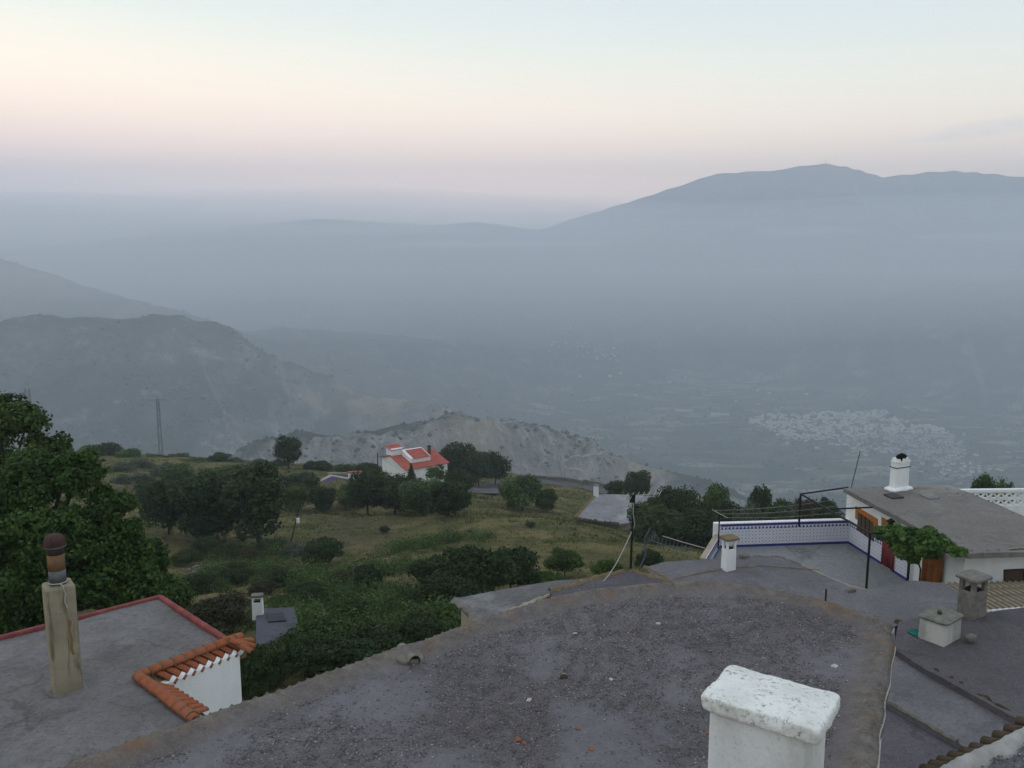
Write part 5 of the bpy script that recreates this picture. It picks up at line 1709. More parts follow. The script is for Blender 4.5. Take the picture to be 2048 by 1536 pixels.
T('broadleaf_tree', 'dark tree below the pool at the left end of the tree row', 733, 940, 92, 'broad', L_DARK, base=1030, group=G_FIELD)
T('broadleaf_tree', 'tree in front of the white wall of the red roofed house', 788, 944, 104, 'broad', L_DARK, base=1030, group=G_FIELD)
T('broadleaf_tree', 'middle dark tree of the row below the house', 846, 952, 104, 'broad', L_MID, base=1032, group=G_FIELD)
T('broadleaf_tree', 'dark tree at the right end of the row below the house', 896, 955, 90, 'broad', L_DARK, base=1032, group=G_FIELD)
T('young_tree', 'spindly young tree at the edge of the dry grass patch', 928, 975, 44, 'sparse', L_DARK, base=1036, group=G_FIELD)
T('conifer', 'small pointed conifer before the white house wall', 822, 926, 30, 'conifer', L_DARK, Y=138, group=G_FIELD)
T('young_tree', 'airy tree half hiding the right corner of the red roofed house', 872, 928, 56, 'sparse', L_MID, Y=140, group=G_FIELD)
T('broadleaf_tree', 'large dark tree right of the red roofed house', 922, 884, 98, 'broad', L_DARK, Y=165, group=G_RIM)
T('broadleaf_tree', 'dark dense tree right of the large one, above the road bend', 990, 903, 64, 'round', L_DARK, Y=176, group=G_RIM)
T('broadleaf_tree', 'dark tree between the large one and the road bend', 957, 905, 60, 'broad', L_DARK, Y=172, group=G_RIM)
T('broadleaf_tree', 'dense round green tree in front of the road', 1044, 952, 94, 'round', L_MID, base=1022, group=G_FIELD)
T('broadleaf_tree', 'smaller tree touching the round green tree before the road', 1094, 974, 52, 'broad', L_MID, base=1022, group=G_FIELD)
T('broadleaf_tree', 'dark tree above the far roof, right of the road', 1277, 941, 66, 'broad', L_DARK, Y=160, group=G_RIM)
T('broadleaf_tree', 'low dark tree by the road left of the far roof tree', 1232, 961, 46, 'round', L_DARK, Y=165, group=G_RIM)
T('broadleaf_tree', 'tallest tree of the grove right of the far roof', 1352, 957, 120, 'broad', L_DARK, Y=100, group='grove behind the meadow spur')
T('broadleaf_tree', 'left tree of the grove, overhanging the far roof', 1296, 1000, 92, 'broad', L_MID, Y=92, group='grove behind the meadow spur')
T('broadleaf_tree', 'tree at the grove centre nearest the antenna', 1340, 1016, 130, 'broad', L_DARK, Y=86, group='grove behind the meadow spur')
T('broadleaf_tree', 'tree of the grove just left of the terrace parapet', 1400, 1018, 110, 'broad', L_DARK, Y=82, group='grove behind the meadow spur')
T('broadleaf_tree', 'round crown on the grove skyline above the terrace post', 1434, 970, 78, 'broad', L_MID, Y=108, group='grove behind the meadow spur')
T('broadleaf_tree', 'grove tree behind the thin terrace post', 1462, 996, 74, 'broad', L_DARK, Y=96, group='grove behind the meadow spur')
T('broadleaf_tree', 'skyline tree above the middle of the tiled parapet', 1523, 970, 58, 'broad', L_DARK, Y=112, group='grove behind the meadow spur')
T('olive_tree', 'greyish tree behind the left part of the tiled parapet', 1500, 1000, 76, 'olive', L_OLIVE, Y=86, group='grove behind the meadow spur')
T('broadleaf_tree', 'tree right of the skyline tree above the parapet', 1566, 986, 62, 'broad', L_MID, Y=106, group='grove behind the meadow spur')
T('broadleaf_tree', 'tree behind the pergola post at the far parapet', 1612, 986, 66, 'broad', L_BROWN, Y=104, group='grove behind the meadow spur')
T('broadleaf_tree', 'tree in the gap between pergola post and white house', 1660, 986, 66, 'broad', L_DARK, Y=104, group='grove behind the meadow spur')
T('olive_tree', 'greyish low tree behind the right part of the parapet', 1585, 1014, 90, 'olive', L_OLIVE, Y=80, group='grove behind the meadow spur')
T('broadleaf_tree', 'low dark tree right behind the corner of the parapet', 1655, 1014, 90, 'broad', L_DARK, Y=80, group='grove behind the meadow spur')
T('broadleaf_tree', 'green tree behind the white openwork balustrade', 1972, 950, 74, 'broad', L_MID, Y=62, group='trees behind the white house')
T('broadleaf_tree', 'lower green crown left of the balustrade tree', 1940, 964, 46, 'broad', L_MID, Y=63, group='trees behind the white house')
T('broadleaf_tree', 'small green crown at the right of the balustrade tree', 2012, 958, 48, 'broad', L_BRIGHT, Y=60, group='trees behind the white house')
T('broadleaf_tree', 'low tree filling the gap under the pool, left of the row', 704, 962, 66, 'broad', L_MID, base=1012, group=G_FIELD)
T('broadleaf_tree', 'leafy tree between the small conifer and the middle dark tree of the row', 818, 958, 76, 'broad', L_MID, base=1024, group=G_FIELD)
T('broadleaf_tree', 'rounded tree directly behind the conifer row, left of the house corner', 762, 940, 70, 'broad', L_MID, Y=138, group=G_FIELD)
T('broadleaf_tree', 'dense tree behind the spindly young tree', 916, 938, 62, 'broad', L_DARK, Y=132, group=G_FIELD)
T('broadleaf_tree', 'bushy tree behind the small fruit trees, under the skyline tree', 600, 946, 84, 'broad', L_DARK, Y=140, group=G_RIM)
T('broadleaf_tree', 'bushy tree left of the pool edge, below the tall lone tree', 560, 950, 76, 'broad', L_DARK, Y=138, group=G_RIM)
T('broadleaf_tree', 'bush like tree between dark cluster and grey olives', 300, 962, 80, 'broad', L_DARK, Y=118, group=G_FIELD)
T('broadleaf_tree', 'tree at the back of the dark cluster, by the small round skyline tree', 438, 930, 96, 'broad', L_MID, Y=138, group=G_FIELD)
# shrubs
def sh(label, px, top, width, base, mat=L_DARK, kind='shrub', name='shrub'):
    return tree(name, label, px, top, width, kind, mat, base=base, group=G_SHRUB, cat='shrub')
sh('big dark shrub mass left of the antenna, central part', 945, 1088, 170, 1205)
sh('big dark shrub at the left end of the mass above the lean-to shed', 872, 1112, 120, 1195)
sh('big dark shrub at the right end of the mass above the lean-to shed', 1020, 1096, 130, 1185)
sh('dark shrub low in front of the shrub mass', 892, 1150, 130, 1222)
sh('rounded shrub on the meadow left of the antenna mast', 1130, 1094, 78, 1152, L_MID)
sh('bright green shrub at the foot of the meadow beside the triangular roof', 1214, 1118, 62, 1166, L_BRIGHT)
sh('bright green shrub peeping over the lean-to roof', 1096, 1142, 64, 1172, L_BRIGHT)
sh('dark shrub behind the fishbone aerial', 1298, 1098, 60, 1140, L_DARK)
sh('green shrub on the bank left of the meadow centre', 640, 1074, 92, 1132, L_DARK)
sh('small dark shrub on the bank between meadow and soil', 738, 1130, 74, 1186, L_DARK)
sh('grey green prickly shrub at the foot of the leaning pole', 586, 1084, 54, 1122, L_OLIVE)
sh('dark shrub left of the prickly shrub', 540, 1078, 60, 1106, L_DARK)
sh('olive brown shrub right of the red kerb', 432, 1192, 150, 1268, L_BROWN)
sh('dark green shrub below the dark tree cluster', 412, 1072, 66, 1116, L_DARK)
sh('dark shrub on the bank above the small white chimney', 472, 1128, 80, 1172, L_DARK)
sh('bright leafy shrub below the bank, right of the small white chimney', 694, 1200, 110, 1268, L_MID)
sh('green shrub right above the dark roof with the small chimney', 632, 1214, 90, 1272, L_MID)
sh('dark shrub in the hollow left of the lean-to wall', 850, 1226, 110, 1290, L_DARK)
sh('bright shrub touching the beige wall of the lean-to shed', 893, 1208, 54, 1262, L_BRIGHT)
sh('dark shrub at the hollow bottom next to the white notch wall', 540, 1290, 130, 1368, L_DARK)
sh('wide dark shrub at the hollow bottom, middle', 640, 1276, 150, 1350, L_DARK)
sh('dark shrub above the gravel roof drain', 752, 1248, 140, 1320, L_DARK)
sh('dark shrub squeezed between tiled corner and gravel roof', 505, 1340, 90, 1410, L_DARK)
sh('low shrub on the meadow edge by the shrub mass', 800, 1182, 60, 1216, L_MID)
sh('greenish shrub on the slope right of the brown one', 560, 1190, 60, 1215, L_MID)
sh('tiny dark bush alone in the middle of the meadow', 770, 1052, 26, 1066, L_DARK)
sh('tiny green bush on the dry grass below the spindly tree', 1060, 1044, 24, 1054, L_DARK)
sh('yellowish bush on the brown bank', 628, 1140, 56, 1164, L_BRIGHT)

for (lab, px_, top_, w_, b_, mt_) in [
    ('dark shrub on the bare soil right of the fig tree', 372, 1098, 66, 1132, L_DARK), ('low shrub above the olive brown one by the red kerb', 392, 1148, 78, 1190, L_DARK),
    ('green shrub in the middle of the brown bank, left of the yellowish bush', 556, 1138, 74, 1172, L_DARK), ('brownish shrub on the bank right above the small white chimney', 520, 1160, 66, 1188, L_BROWN),
    ('dark shrub below the yellowish bush', 606, 1168, 84, 1206, L_DARK), ('brownish low shrub on the bank right of the yellowish bush', 684, 1146, 66, 1176, L_BROWN),
    ('greyish shrub low on the bank, left of the rubble', 690, 1172, 60, 1200, L_OLIVE), ('dark shrub between rubble and hut roof', 660, 1230, 100, 1290, L_DARK),
    ('dark shrub behind the gravel roof, right of the drain', 836, 1240, 110, 1300, L_DARK), ('tall dark shrub beside the white notch wall', 520, 1296, 110, 1400, L_DARK),
    ('dark shrub filling the hollow above the drain pipe', 700, 1290, 150, 1350, L_DARK), ('dark shrub in the hollow just below the hut roof', 598, 1262, 110, 1330, L_MID),
    ('dark bush on the slope between tree cluster and bank', 452, 1086, 70, 1120, L_DARK), ('small shrub left of the leaning pole foot', 500, 1096, 60, 1124, L_BROWN)]:
    sh(lab, px_, top_, w_, b_, mt_)

# big leafy trees on the left, close by
def big_tree(name, label, parts, Y, leaf, n, mat, seed, base_px, tone=.24):
    gx = Py(base_px, 1200, Y).x
    zg = hz(gx, Y)
    t = thing(name, label, 'tree', (gx, Y, zg))
    rr = random.Random(seed)
    lb = []
    for (px, py, wpx, hpx, dy) in parts:
        c = Py(px, py, Y + dy)
        dpt = (Y + dy) * math.cos(PITCH) - c.z * math.sin(PITCH)
        rx, rz = wpx / 2 * dpt / F_PX, hpx / 2 * dpt / F_PX
        c = c - Vector((gx, Y, zg))
        sub = crown_lobes(rr.randint(0, 9999), 9, rx, rz, 0, (.30, .5), -.8)
        lb += [((q[0] + c.x, q[1] + c.y, q[2] + c.z), r) for q, r in sub]
    o = link('crown', leaves_mesh('crown', seed, n, lb, leaf, .3, .62, .62, tone, -.24), mat, t)
    mb = MB()
    top = Vector((0, 0, 2.6))
    mb.tube([(0, 0, -.4), (.1, 0, 1.2), top], [.30, .24, .20], 9)
    for c, r in lb[::5]:
        e = Vector(c); mb.tube([top - Vector((0, 0, .4)), top.lerp(e, .5) + Vector((rr.uniform(-.3, .3), rr.uniform(-.3, .3), .2)), e], [.13, .08, .025], 6)
    mb.build('trunk', M_BARK, t, smooth=True)
    return t
big_tree('fig_tree', 'big broad leaved tree filling the left edge behind the concrete chimney',
         [(60, 960, 170, 150, .3), (165, 945, 130, 110, .5), (10, 1080, 230, 210, .0), (130, 1060, 210, 180, -.3), (215, 1020, 110, 110, .4), (90, 1180, 240, 170, -.5), (215, 1140, 150, 170, -.2), (245, 1210, 90, 110, .1), (250, 1090, 110, 130, .2), (275, 1165, 110, 130, .1), (300, 1215, 110, 100, .2), (-90, 1050, 260, 360, .4), (10, 1230, 240, 130, -.3)], 25, .066, 95000, L_FIG, 5, 60)
big_tree('walnut_tree', 'tall darker tree rising above the fig at the left edge',
         [(-20, 815, 140, 110, .6), (40, 862, 140, 110, 0), (100, 905, 100, 100, .3), (-70, 900, 220, 190, .2), (20, 950, 200, 130, 0), (130, 950, 70, 70, .4)], 31, .075, 34000, L_MID, 8, -30)
big_tree('leafy_shrub', 'leafy green sapling between the fig and the red kerb', [(318, 1120, 70, 90, .3), (338, 1180, 90, 110, 0), (300, 1200, 80, 90, .2), (330, 1235, 100, 70, -.2)], 27, .062, 14000, L_FIG, 12, 325)

# vine on the pergola
vt = thing('vine', 'green grape vine sprawling over the pergola by the white house', 'vine', tuple(P3))
vz = lambda px, py, off: onwall(px, py, off)
lb = []
rr = random.Random(21)
for (px, py, wpx, hpx, off) in [(1768, 1066, 46, 36, 1.2), (1792, 1080, 60, 44, 1.2), (1822, 1070, 64, 42, 1.3), (1840, 1090, 64, 44, 1.3), (1872, 1078, 60, 34, 1.5), (1812, 1102, 52, 40, 1.2), (1852, 1104, 60, 30, 1.3), (1888, 1094, 56, 28, 1.5), (1916, 1102, 40, 20, 1.5), (1830, 1118, 28, 24, 1.1), (1858, 1064, 40, 24, 1.4), (1800, 1062, 40, 24, 1.3)]:
    c = onwall(px, py, off); dpt = c.dot(Vector(FW))
    s_ = dpt / F_PX
    sub = crown_lobes(rr.randint(0, 999), 5, wpx / 2 * s_, hpx / 2 * s_, 0, (.35, .6))
    q0_ = c - vt.location
    lb += [((q[0] + q0_.x, q[1] + q0_.y, q[2] + q0_.z), r) for q, r in sub]
link('foliage', leaves_mesh('foliage', 31, 19000, lb, .085, .6, .35, .85, .24), L_VINE, vt)
mb = MB()
st0 = onwall(1838, 1176, .35) - vt.location
stt = onwall(1832, 1112, .8) - vt.location
mb.tube([(st0.x, st0.y, 0), (st0.x + .05, st0.y + .1, .9), stt], [.035, .03, .025], 6)
for c, r in lb[::4]:
    mb.tube([stt, stt.lerp(Vector(c), .5) + Vector((0, 0, .1)), Vector(c)], [.025, .018, .010], 5)
mb.build('stem', M_BARK, vt)

# ---- grass on the hillside
rs = np.random.RandomState(9)
def scatter(n, r0, r1, a0, a1, seed, dens=None):
    rs = np.random.RandomState(seed)
    r = np.sqrt(rs.uniform(r0 ** 2, r1 ** 2, n)); a = np.radians(rs.uniform(a0, a1, n))
    x, y = r * np.sin(a), r * np.cos(a)
    if dens is not None:
        k = rs.rand(n) < dens(x, y); x, y = x[k], y[k]
    return x, y, height(x, y)
def tufts(name, n, r0, r1, a0, a1, hmin, hmax, wid, mat, seed, dens=None, blades=5):
    x, y, z = scatter(n, r0, r1, a0, a1, seed, dens)
    rs = np.random.RandomState(seed + 1)
    n = len(x); sc = (hmin + (hmax - hmin) * rs.rand(n) ** 2)
    V = np.zeros((n, blades, 3, 3))
    for b in range(blades):
        a = rs.rand(n) * 6.283; l = rs.rand(n) * wid * sc * 2
        bx, by = x + np.cos(a) * l, y + np.sin(a) * l
        q = rs.rand(n) * 6.283; w = sc * (.10 + .16 * rs.rand(n))
        V[:, b, 0] = np.stack([bx + np.cos(q) * w, by + np.sin(q) * w, z - .05], 1)
        V[:, b, 1] = np.stack([bx - np.cos(q) * w, by - np.sin(q) * w, z - .05], 1)
        V[:, b, 2] = np.stack([bx + np.cos(a) * sc * .5, by + np.sin(a) * sc * .5, z + sc * (.6 + .6 * rs.rand(n))], 1)
    V = V.reshape(-1, 3)
    me = quads_mesh(name, V, np.arange(len(V)).reshape(-1, 3))
    at = me.attributes.new('tone', 'FLOAT', 'POINT'); at.data.foreach_set('value', np.repeat(np.clip(.47 + .8 * fbm(x / 16, y / 9, 3) + .35 * fbm(x / 45, y / 20 + 3, 2) + .2 * rs.normal(size=n), 0, 1), blades * 3).astype(np.float32))
    return tag(link(name, me, mat), kind='stuff')
L_GRASS = leaf_mat('meadow_grass', (0.052, 0.078, 0.016), (0.119, 0.140, 0.035), (0.318, 0.281, 0.095), .3, .9)
tufts('grass', 70000, 34, 215, -33, 20, .08, .30, .6, L_GRASS, 3)
L_WEED = leaf_mat('weeds', (0.018, 0.029, 0.010), (0.038, 0.049, 0.017), (0.071, 0.071, 0.029), .3, .9)
tufts('undergrowth', 4500, 26, 190, -33, 26, .15, .55, .7, L_WEED, 14, lambda x, y: sstep(.0, .35, fbm(x / 22 + 5, y / 22, 3)), 9)
# low continuous scrub on the lower slope
x, y, z = scatter(1500, 33, 84, -25, -1.5, 21, lambda x, y: .62 * sstep(-.06, .22, fbm(x / 13 + 2, y / 13, 3)))
rr = random.Random(6)
lb = []
for a_, b_, c_ in zip(x, y, z):
    r_ = .45 + 1.0 * rr.random() ** 2
    lb.append(((a_, b_, c_ + r_ * .25), (r_, r_, r_ * .8)))
tag(link('low_scrub', leaves_mesh('low_scrub', 41, 110000, lb, .085, .5, .5, .5, .3, -.3), L_MID), kind='stuff')
# pale rubble on the bank
x, y, z = [], [], []
for (px, py) in [(760, 1196), (780, 1200), (800, 1206), (740, 1192), (820, 1212), (700, 1180), (420, 1136), (450, 1130)]:
    g = hit(px, py)
    if g is not None: x.append(g.x); y.append(g.y); z.append(g.z)
V, Qd = [], []
rs = np.random.RandomState(2)
base = np.array([(1, 0, 0), (0, 1, 0), (-1, 0, 0), (0, -1, 0), (0, 0, .8), (0, 0, -.5)], float)
tri = np.array([(0, 1, 4), (1, 2, 4), (2, 3, 4), (3, 0, 4), (1, 0, 5), (2, 1, 5), (3, 2, 5), (0, 3, 5)])
for gx_, gy_ in zip(x, y):
    for k in range(60):
        a_, b_ = gx_ + rs.normal() * 1.4, gy_ + rs.normal() * 1.2
        Qd.append(tri + 6 * len(V)); V.append(base * (.06 + .22 * rs.rand() ** 2) * (.7 + .6 * rs.rand(6, 1)) + np.array((a_, b_, hz(a_, b_) + .05)))
o = link('rubble', quads_mesh('rubble', np.concatenate(V), np.concatenate(Qd)), M_GREYCONC); tag(o, kind='stuff')

# ---- far scrub: tree-sized clumps over ridges and valley, too many to count
L_FAR = leaf_mat('far_scrub', (.016, .026, .014), (.028, .040, .020), (.050, .062, .030), .0, .9)
def clumps(name, n, r0, r1, s0, s1, seed, dens):
    x, y, z = scatter(n, r0, r1, -36, 36, seed, dens)
    rs = np.random.RandomState(seed); n = len(x)
    s = s0 + (s1 - s0) * rs.rand(n) ** 2.5
    V = base[None] * (.7 + .6 * rs.rand(n, 6, 1)) * s[:, None, None]
    V[:, :, 2] *= 1.1
    V += np.stack([x, y, z + s * .3], 1)[:, None]
    Qd = (tri[None] + (np.arange(n) * 6)[:, None, None]).reshape(-1, 3)
    me = quads_mesh(name, V.reshape(-1, 3), Qd)
    at = me.attributes.new('tone', 'FLOAT', 'POINT'); at.data.foreach_set('value', np.repeat(rs.rand(n), 6).astype(np.float32))
    return tag(link(name, me, L_FAR), kind='stuff')
clumps('scrub', 26000, 480, 2100, 1.0, 4.5, 4, lambda x, y: .15 + .85 * sstep(-.15, .3, fbm(x / 160, y / 160, 4)))
clumps('woodland', 42000, 1500, 4300, 2.0, 8.5, 6, lambda x, y: .08 + .92 * sstep(.02, .35, fbm(x / 240, y / 240, 4)))
# ================================================================ red roofed house by the rim
def face(name, pts, mat, root, th=.12):
    """thin slab from a planar outline, thickness along its normal"""
    pts = [Vector(p) for p in pts]
    n = (pts[1] - pts[0]).cross(pts[2] - pts[0]).normalized()
    if n.z < 0: pts.reverse(); n = -n
    k = len(pts)
    mb = MB().add([p - n * th for p in pts] + pts, [tuple(range(k - 1, -1, -1)), tuple(range(k, 2 * k))] + [(i, (i + 1) % k, k + (i + 1) % k, k + i) for i in range(k)])
    return mb.build(name, mat, root)
M_REDROOF = Mat('red_tile_roof')
w_ = M_REDROOF.n('ShaderNodeTexWave', bands_direction='Y'); w_.inputs['Scale'].default_value = 2.2; M_REDROOF.l(M_REDROOF.coord(), w_.inputs[0])
c = M_REDROOF.mix(M_REDROOF.rng(M_REDROOF.noise(1.3, 5), .35, .65), (.34, .075, .055), (.42, .11, .082))
M_REDROOF.base(c).rough(.85, .2).bump(w_.outputs[0], .5, .08)
M_REDROOF = M_REDROOF.done()
Yh = 152.0
M_ = Py(786, 936, Yh)
hs = thing('white_house', 'white country house with red stepped roofs on the rim above the gorge', 'house', tuple(M_ + Vector((4, 4, -4.5))), R(36))
def H(x, y, z):
    return Vector((x - 4.2, y - 3.2, z + 4.5))
w_, d_, ez = 8.8, 9.2, 0.0
MB().hexa([H(0, 0, -6.5), H(w_, 0, -6.5), H(w_, d_, -6.5), H(0, d_, -6.5), H(0, 0, ez - .05), H(w_, 0, ez - .05), H(w_, d_, ez + .6), H(0, d_, ez + .6)]).build('wall', M_WHITE, hs)
rz_ = 1.55
f1 = face('roof', [H(-.3, -.35, ez - .02), H(w_ + .3, -.35, ez - .02), H(w_ + .3, d_ * .62, rz_), H(-.3, d_ * .62, rz_)], M_REDROOF, hs)
face('roof', [H(-.3, d_ * .62 + .02, rz_), H(w_ + .3, d_ * .62 + .02, rz_), H(w_ + .3, d_ + .35, .55), H(-.3, d_ + .35, .55)], M_REDROOF, hs)
for s_ in (0.02, w_ - .02):
    MB().add([H(s_ - .02, .1, -.1), H(s_ - .02, d_ - .1, .4), H(s_ - .02, d_ * .62, rz_ - .14), H(s_ + .02, .1, -.1), H(s_ + .02, d_ - .1, .4), H(s_ + .02, d_ * .62, rz_ - .14)], [(0, 1, 2), (5, 4, 3), (0, 3, 4, 1), (1, 4, 5, 2), (2, 5, 3, 0)]).build('gable', M_WHITE, hs)
# raised block
bx0, bx1, by0, by1 = 2.0, 6.2, 1.7, 5.2
MB().hexa([H(bx0, by0, -.2), H(bx1, by0, -.2), H(bx1, by1, -.2), H(bx0, by1, -.2), H(bx0, by0, 1.35), H(bx1, by0, 1.35), H(bx1, by1, 2.35), H(bx0, by1, 2.35)]).build('upper_wall', M_WHITE, hs)
face('upper_roof', [H(bx0 + .5, by0 - .25, 1.36), H(bx1 - .25, by0 - .25, 1.36), H(bx1 - .25, by1 - .5, 2.33), H(bx0 + .5, by1 - .5, 2.33)], M_REDROOF, hs, .06)
MB().box(H(6.9, 3.4, 1.5), (.45, .45, 2.4)).build('chimney', M_TERRA_OLD, hs)
MB().box(H(6.9, 3.4, 2.76), (.55, .55, .12)).build('chimney_cap', M_DARK, hs)
MB().box(H(1.2, d_ * .7, 2.0), (2.4, 2.2, 1.3)).build('rear_block', M_WHITE, hs)
face('rear_roof', [H(-.2, d_ * .7 - 1.2, 2.5), H(2.6, d_ * .7 - 1.2, 2.5), H(2.6, d_ * .7 + 1.2, 3.0), H(-.2, d_ * .7 + 1.2, 3.0)], M_REDROOF, hs, .08)
for (x_, z_) in ((1.6, -2.6), (7.4, -2.4)):
    MB().box(H(x_, -.01, z_), (.9, .08, 1.2)).build('window', M_SHUTTER, hs)
MB().box(H(-.01, 3.5, -2.2), (.08, .8, 1.1)).build('window', M_SHUTTER, hs)

# pool and its terrace
pc = Py(672, 962, 152)
zp = hz(pc.x, pc.y) + .55
ptop = [Pz(x, y, zp) for x, y in [(626,967),(660,949),(712,957),(722,966),(700,976),(650,978)]]
pool = thing('pool', 'dark blue swimming pool with a pale paved surround left of the red roofed house', 'pool', tuple(Pz(675, 964, zp)))
place(MB().prism(xy(ptop), zp - 2.5, zp).build('paved_surround', plain('pale_paving', (.42, .37, .32), .9, .2)), pool)
pin = [Pz(x, y, zp) for x, y in [(634,966.5),(664,952),(704,960),(708,966),(692,970),(652,971)]]
pm = Mat('pool_water'); pm.base((.030, .028, .10)).rough(.5, .05); pm.bump(pm.noise(1.2, 3), .15, .05)
place(MB().prism(xy(pin), zp - .5, zp + .006).build('water', pm.done()), pool)
wl = thing('low_wall', 'low white wall with red tiled coping at the right end of the pool', 'wall', tuple(Pz(708, 958, zp)))
qa, qb = Pz(696, 956, zp), Pz(722, 955, zp)
place(MB().prism(xy([qa, qb, qb + Vector((0, .5, 0)), qa + Vector((0, .5, 0))]), zp - .2, zp + .9).build('wall', M_WHITE), wl)
place(MB().prism(xy([qa + Vector((-.1, -.15, 0)), qb + Vector((.1, -.15, 0)), qb + Vector((.1, .65, 0)), qa + Vector((-.1, .65, 0))]), zp + .9, zp + 1.1).build('coping', M_REDROOF), wl)
pts = [Py(x, y, 160) for x, y in [(655, 946), (690, 946), (725, 950)]]
mb = MB()
for a, b in zip(pts[:-1], pts[1:]):
    mb.prism(xy([a, b, b + Vector((0, .4, 0)), a + Vector((0, .4, 0))]), min(a.z, b.z) - 3, max(a.z, b.z))
tag(mb.build('garden_wall', M_PLASTER), 'low pale garden wall curving behind the pool', 'wall')

# ================================================================ far roof right of the meadow
Z8 = -38.6
f8 = thing('flat_roofed_house', 'house sunk behind the meadow with a pale grey sloping roof, far side', 'house', tuple(Pz(1225, 1015, Z8 - 3)))
R8 = [(1149,1036),(1192,989),(1255,989),(1312,992),(1300,1015),(1262,1044),(1238,1048)]
place(sheet('roof', poly_pz(R8, Z8), Z8, M_SLAB, .3, 1.4, .15, 3), f8)
place(MB().prism(xy(poly_pz([(1154,1034),(1194,991),(1308,994),(1296,1014),(1238,1045)], Z8)), Z8 - 8, Z8 - .29).build('wall', M_PLASTER), f8)
strip('eave_tiles', [(1149,1036),(1190,1042),(1238,1048)], Z8 + .05, .5, .2, M_TERRA_OLD, f8, 4)
strip('verge', [(1149,1036),(1192,989)], Z8 + .05, .4, .15, M_LICHEN, f8, 5)
place(MB().box(tuple(Pz(1192, 993, Z8) + Vector((0, 0, .85))), (.75, .75, 1.9)).build('chimney', M_WHITE), f8)
place(MB().box(tuple(Pz(1192, 993, Z8) + Vector((0, 0, 1.86))), (.9, .9, .12)).build('chimney_cap', M_GREYCONC), f8)

# small roof with white chimney in the hollow
Zs = -16.6
hs2 = thing('flat_roofed_hut', 'small hut with a dark flat roof in the hollow right of the tiled corner', 'hut', tuple(Pz(560, 1245, Zs - 2)))
Rr = [(512,1232),(530,1216),(588,1214),(600,1262),(590,1300),(512,1290)]
place(sheet('roof', poly_pz(Rr, Zs), Zs, roof_mat('slate_grey_roof', (.085, .088, .105), (.115, .118, .135), (.16, .16, .17)), .15, .5, .03, 3), hs2)
place(MB().prism(xy(poly_pz([(516,1233),(532,1218),(585,1217),(597,1262),(588,1296),(516,1287)], Zs)), Zs - 4, Zs - .14).build('wall', M_PLASTER), hs2)
place(MB().prism(xy(poly_pz([(533,1230),(566,1228),(572,1243),(537,1246)], Zs)), Zs - .1, Zs + .07).build('roof_hatch', plain('dark_slate', (.05, .05, .062), .8, .2)), hs2)
pot_chimney('pot_chimney', 'small white chimney with a rounded grey cap on the dark hut roof', (501,1226), (504,1231), (526,1230), Zs, 1196, M_WHITE, M_GREYCONC, .03, .10)

# ================================================================ poles, pylons, road, tracks
def pole(label, a, b, r, mat=M_WOOD, name='utility_pole'):
    t = thing(name, label, 'pole', tuple(a))
    MB().tube([Vector((0, 0, -.3)), b - a], [r, r * .8], 7).build('shaft', mat, t)
    return t
g = hit(578, 1092)
top = Py(602, 1002, g.y + .5)
t = pole('leaning wooden pole carrying a small white box, in the dry grass', g, top, .075)
mb = MB().box(tuple((Py(596, 1041, g.y - .2) - g)), (.32, .2, .5), .3); mb.build('meter_box', M_WHITE, t)
g = hit(622, 1006); t = pole('thin pole beside the two fruit trees', g, Py(626, 950, g.y), .07)
a = Py(756, 950, 146); pole('wooden pole at the left corner of the red roofed house', Vector((a.x, a.y, hz(a.x, a.y))), Py(755, 906, 146), .11)
a = Py(872, 985, 133); pole('thin pale post among the trees before the house', Vector((a.x, a.y, hz(a.x, a.y))), Py(871, 975, 133), .07, M_WIRE)
# power line from pole to pole
pa, pb = Py(755, 911, 146), Py(905, 975, 120)
tag(MB().tube([pa.lerp(pb, i / 14) + Vector((0, 0, -.9 * math.sin(math.pi * i / 14))) for i in range(15)], .02, 4).build('power_line', M_BLACK), 'black wire sagging in front of the red roofed house', 'wire')

M_PYLON = plain('galvanised_steel', (.24, .25, .26), .6, .1, 3, .4, metal=.3)
def pylon(label, px, top, Y, wtop, wbase, arm, double=False):
    tp = Py(px, top, Y); zg = hz(tp.x, Y)
    h = tp.z - zg
    t = thing('lattice_pylon', label, 'pylon', (tp.x, Y, zg), .25)
    r = .12
    legs = [(-1, -1), (1, -1), (1, 1), (-1, 1)]
    def at(s, f):
        w = (wbase + (wtop - wbase) * f) / 2
        return Vector((s[0] * w, s[1] * w, h * f))
    for s in legs:
        MB().tube([at(s, -.02), at(s, 1)], r, 4).build('leg', M_PYLON, t)
    mb = MB(); n = 11
    for k in range(n):
        f0, f1 = k / n, (k + 1) / n
        for i in range(4):
            a, b = legs[i], legs[(i + 1) % 4]
            mb.tube([at(a, f0), at(b, f1)], r * .6, 3); mb.tube([at(b, f0), at(a, f1)], r * .6, 3)
            mb.tube([at(a, f1), at(b, f1)], r * .5, 3)
    mb.build('bracing', M_PYLON, t)
    for zf, al in arm:
        mb = MB().tube([(-al, 0, h * zf), (al, 0, h * zf)], r * .9, 4)
        mb.tube([(-al, 0, h * zf), (0, 0, h * zf - 1.2)], r * .5, 3); mb.tube([(al, 0, h * zf), (0, 0, h * zf - 1.2)], r * .5, 3)
        mb.build('cross_arm', M_PYLON, t)
    return t
pylon('lattice pylon with a flat cross arm standing right of the grey olives', 315, 798, 330, .9, 2.4, [(.995, 3.2)])
pylon('lattice pylon half hidden behind the tall tree at the left edge', 54, 777, 360, 1.6, 2.6, [(.86, 5.0), (.99, 1.0)])
a_ = Py(1126, 895, 640); 
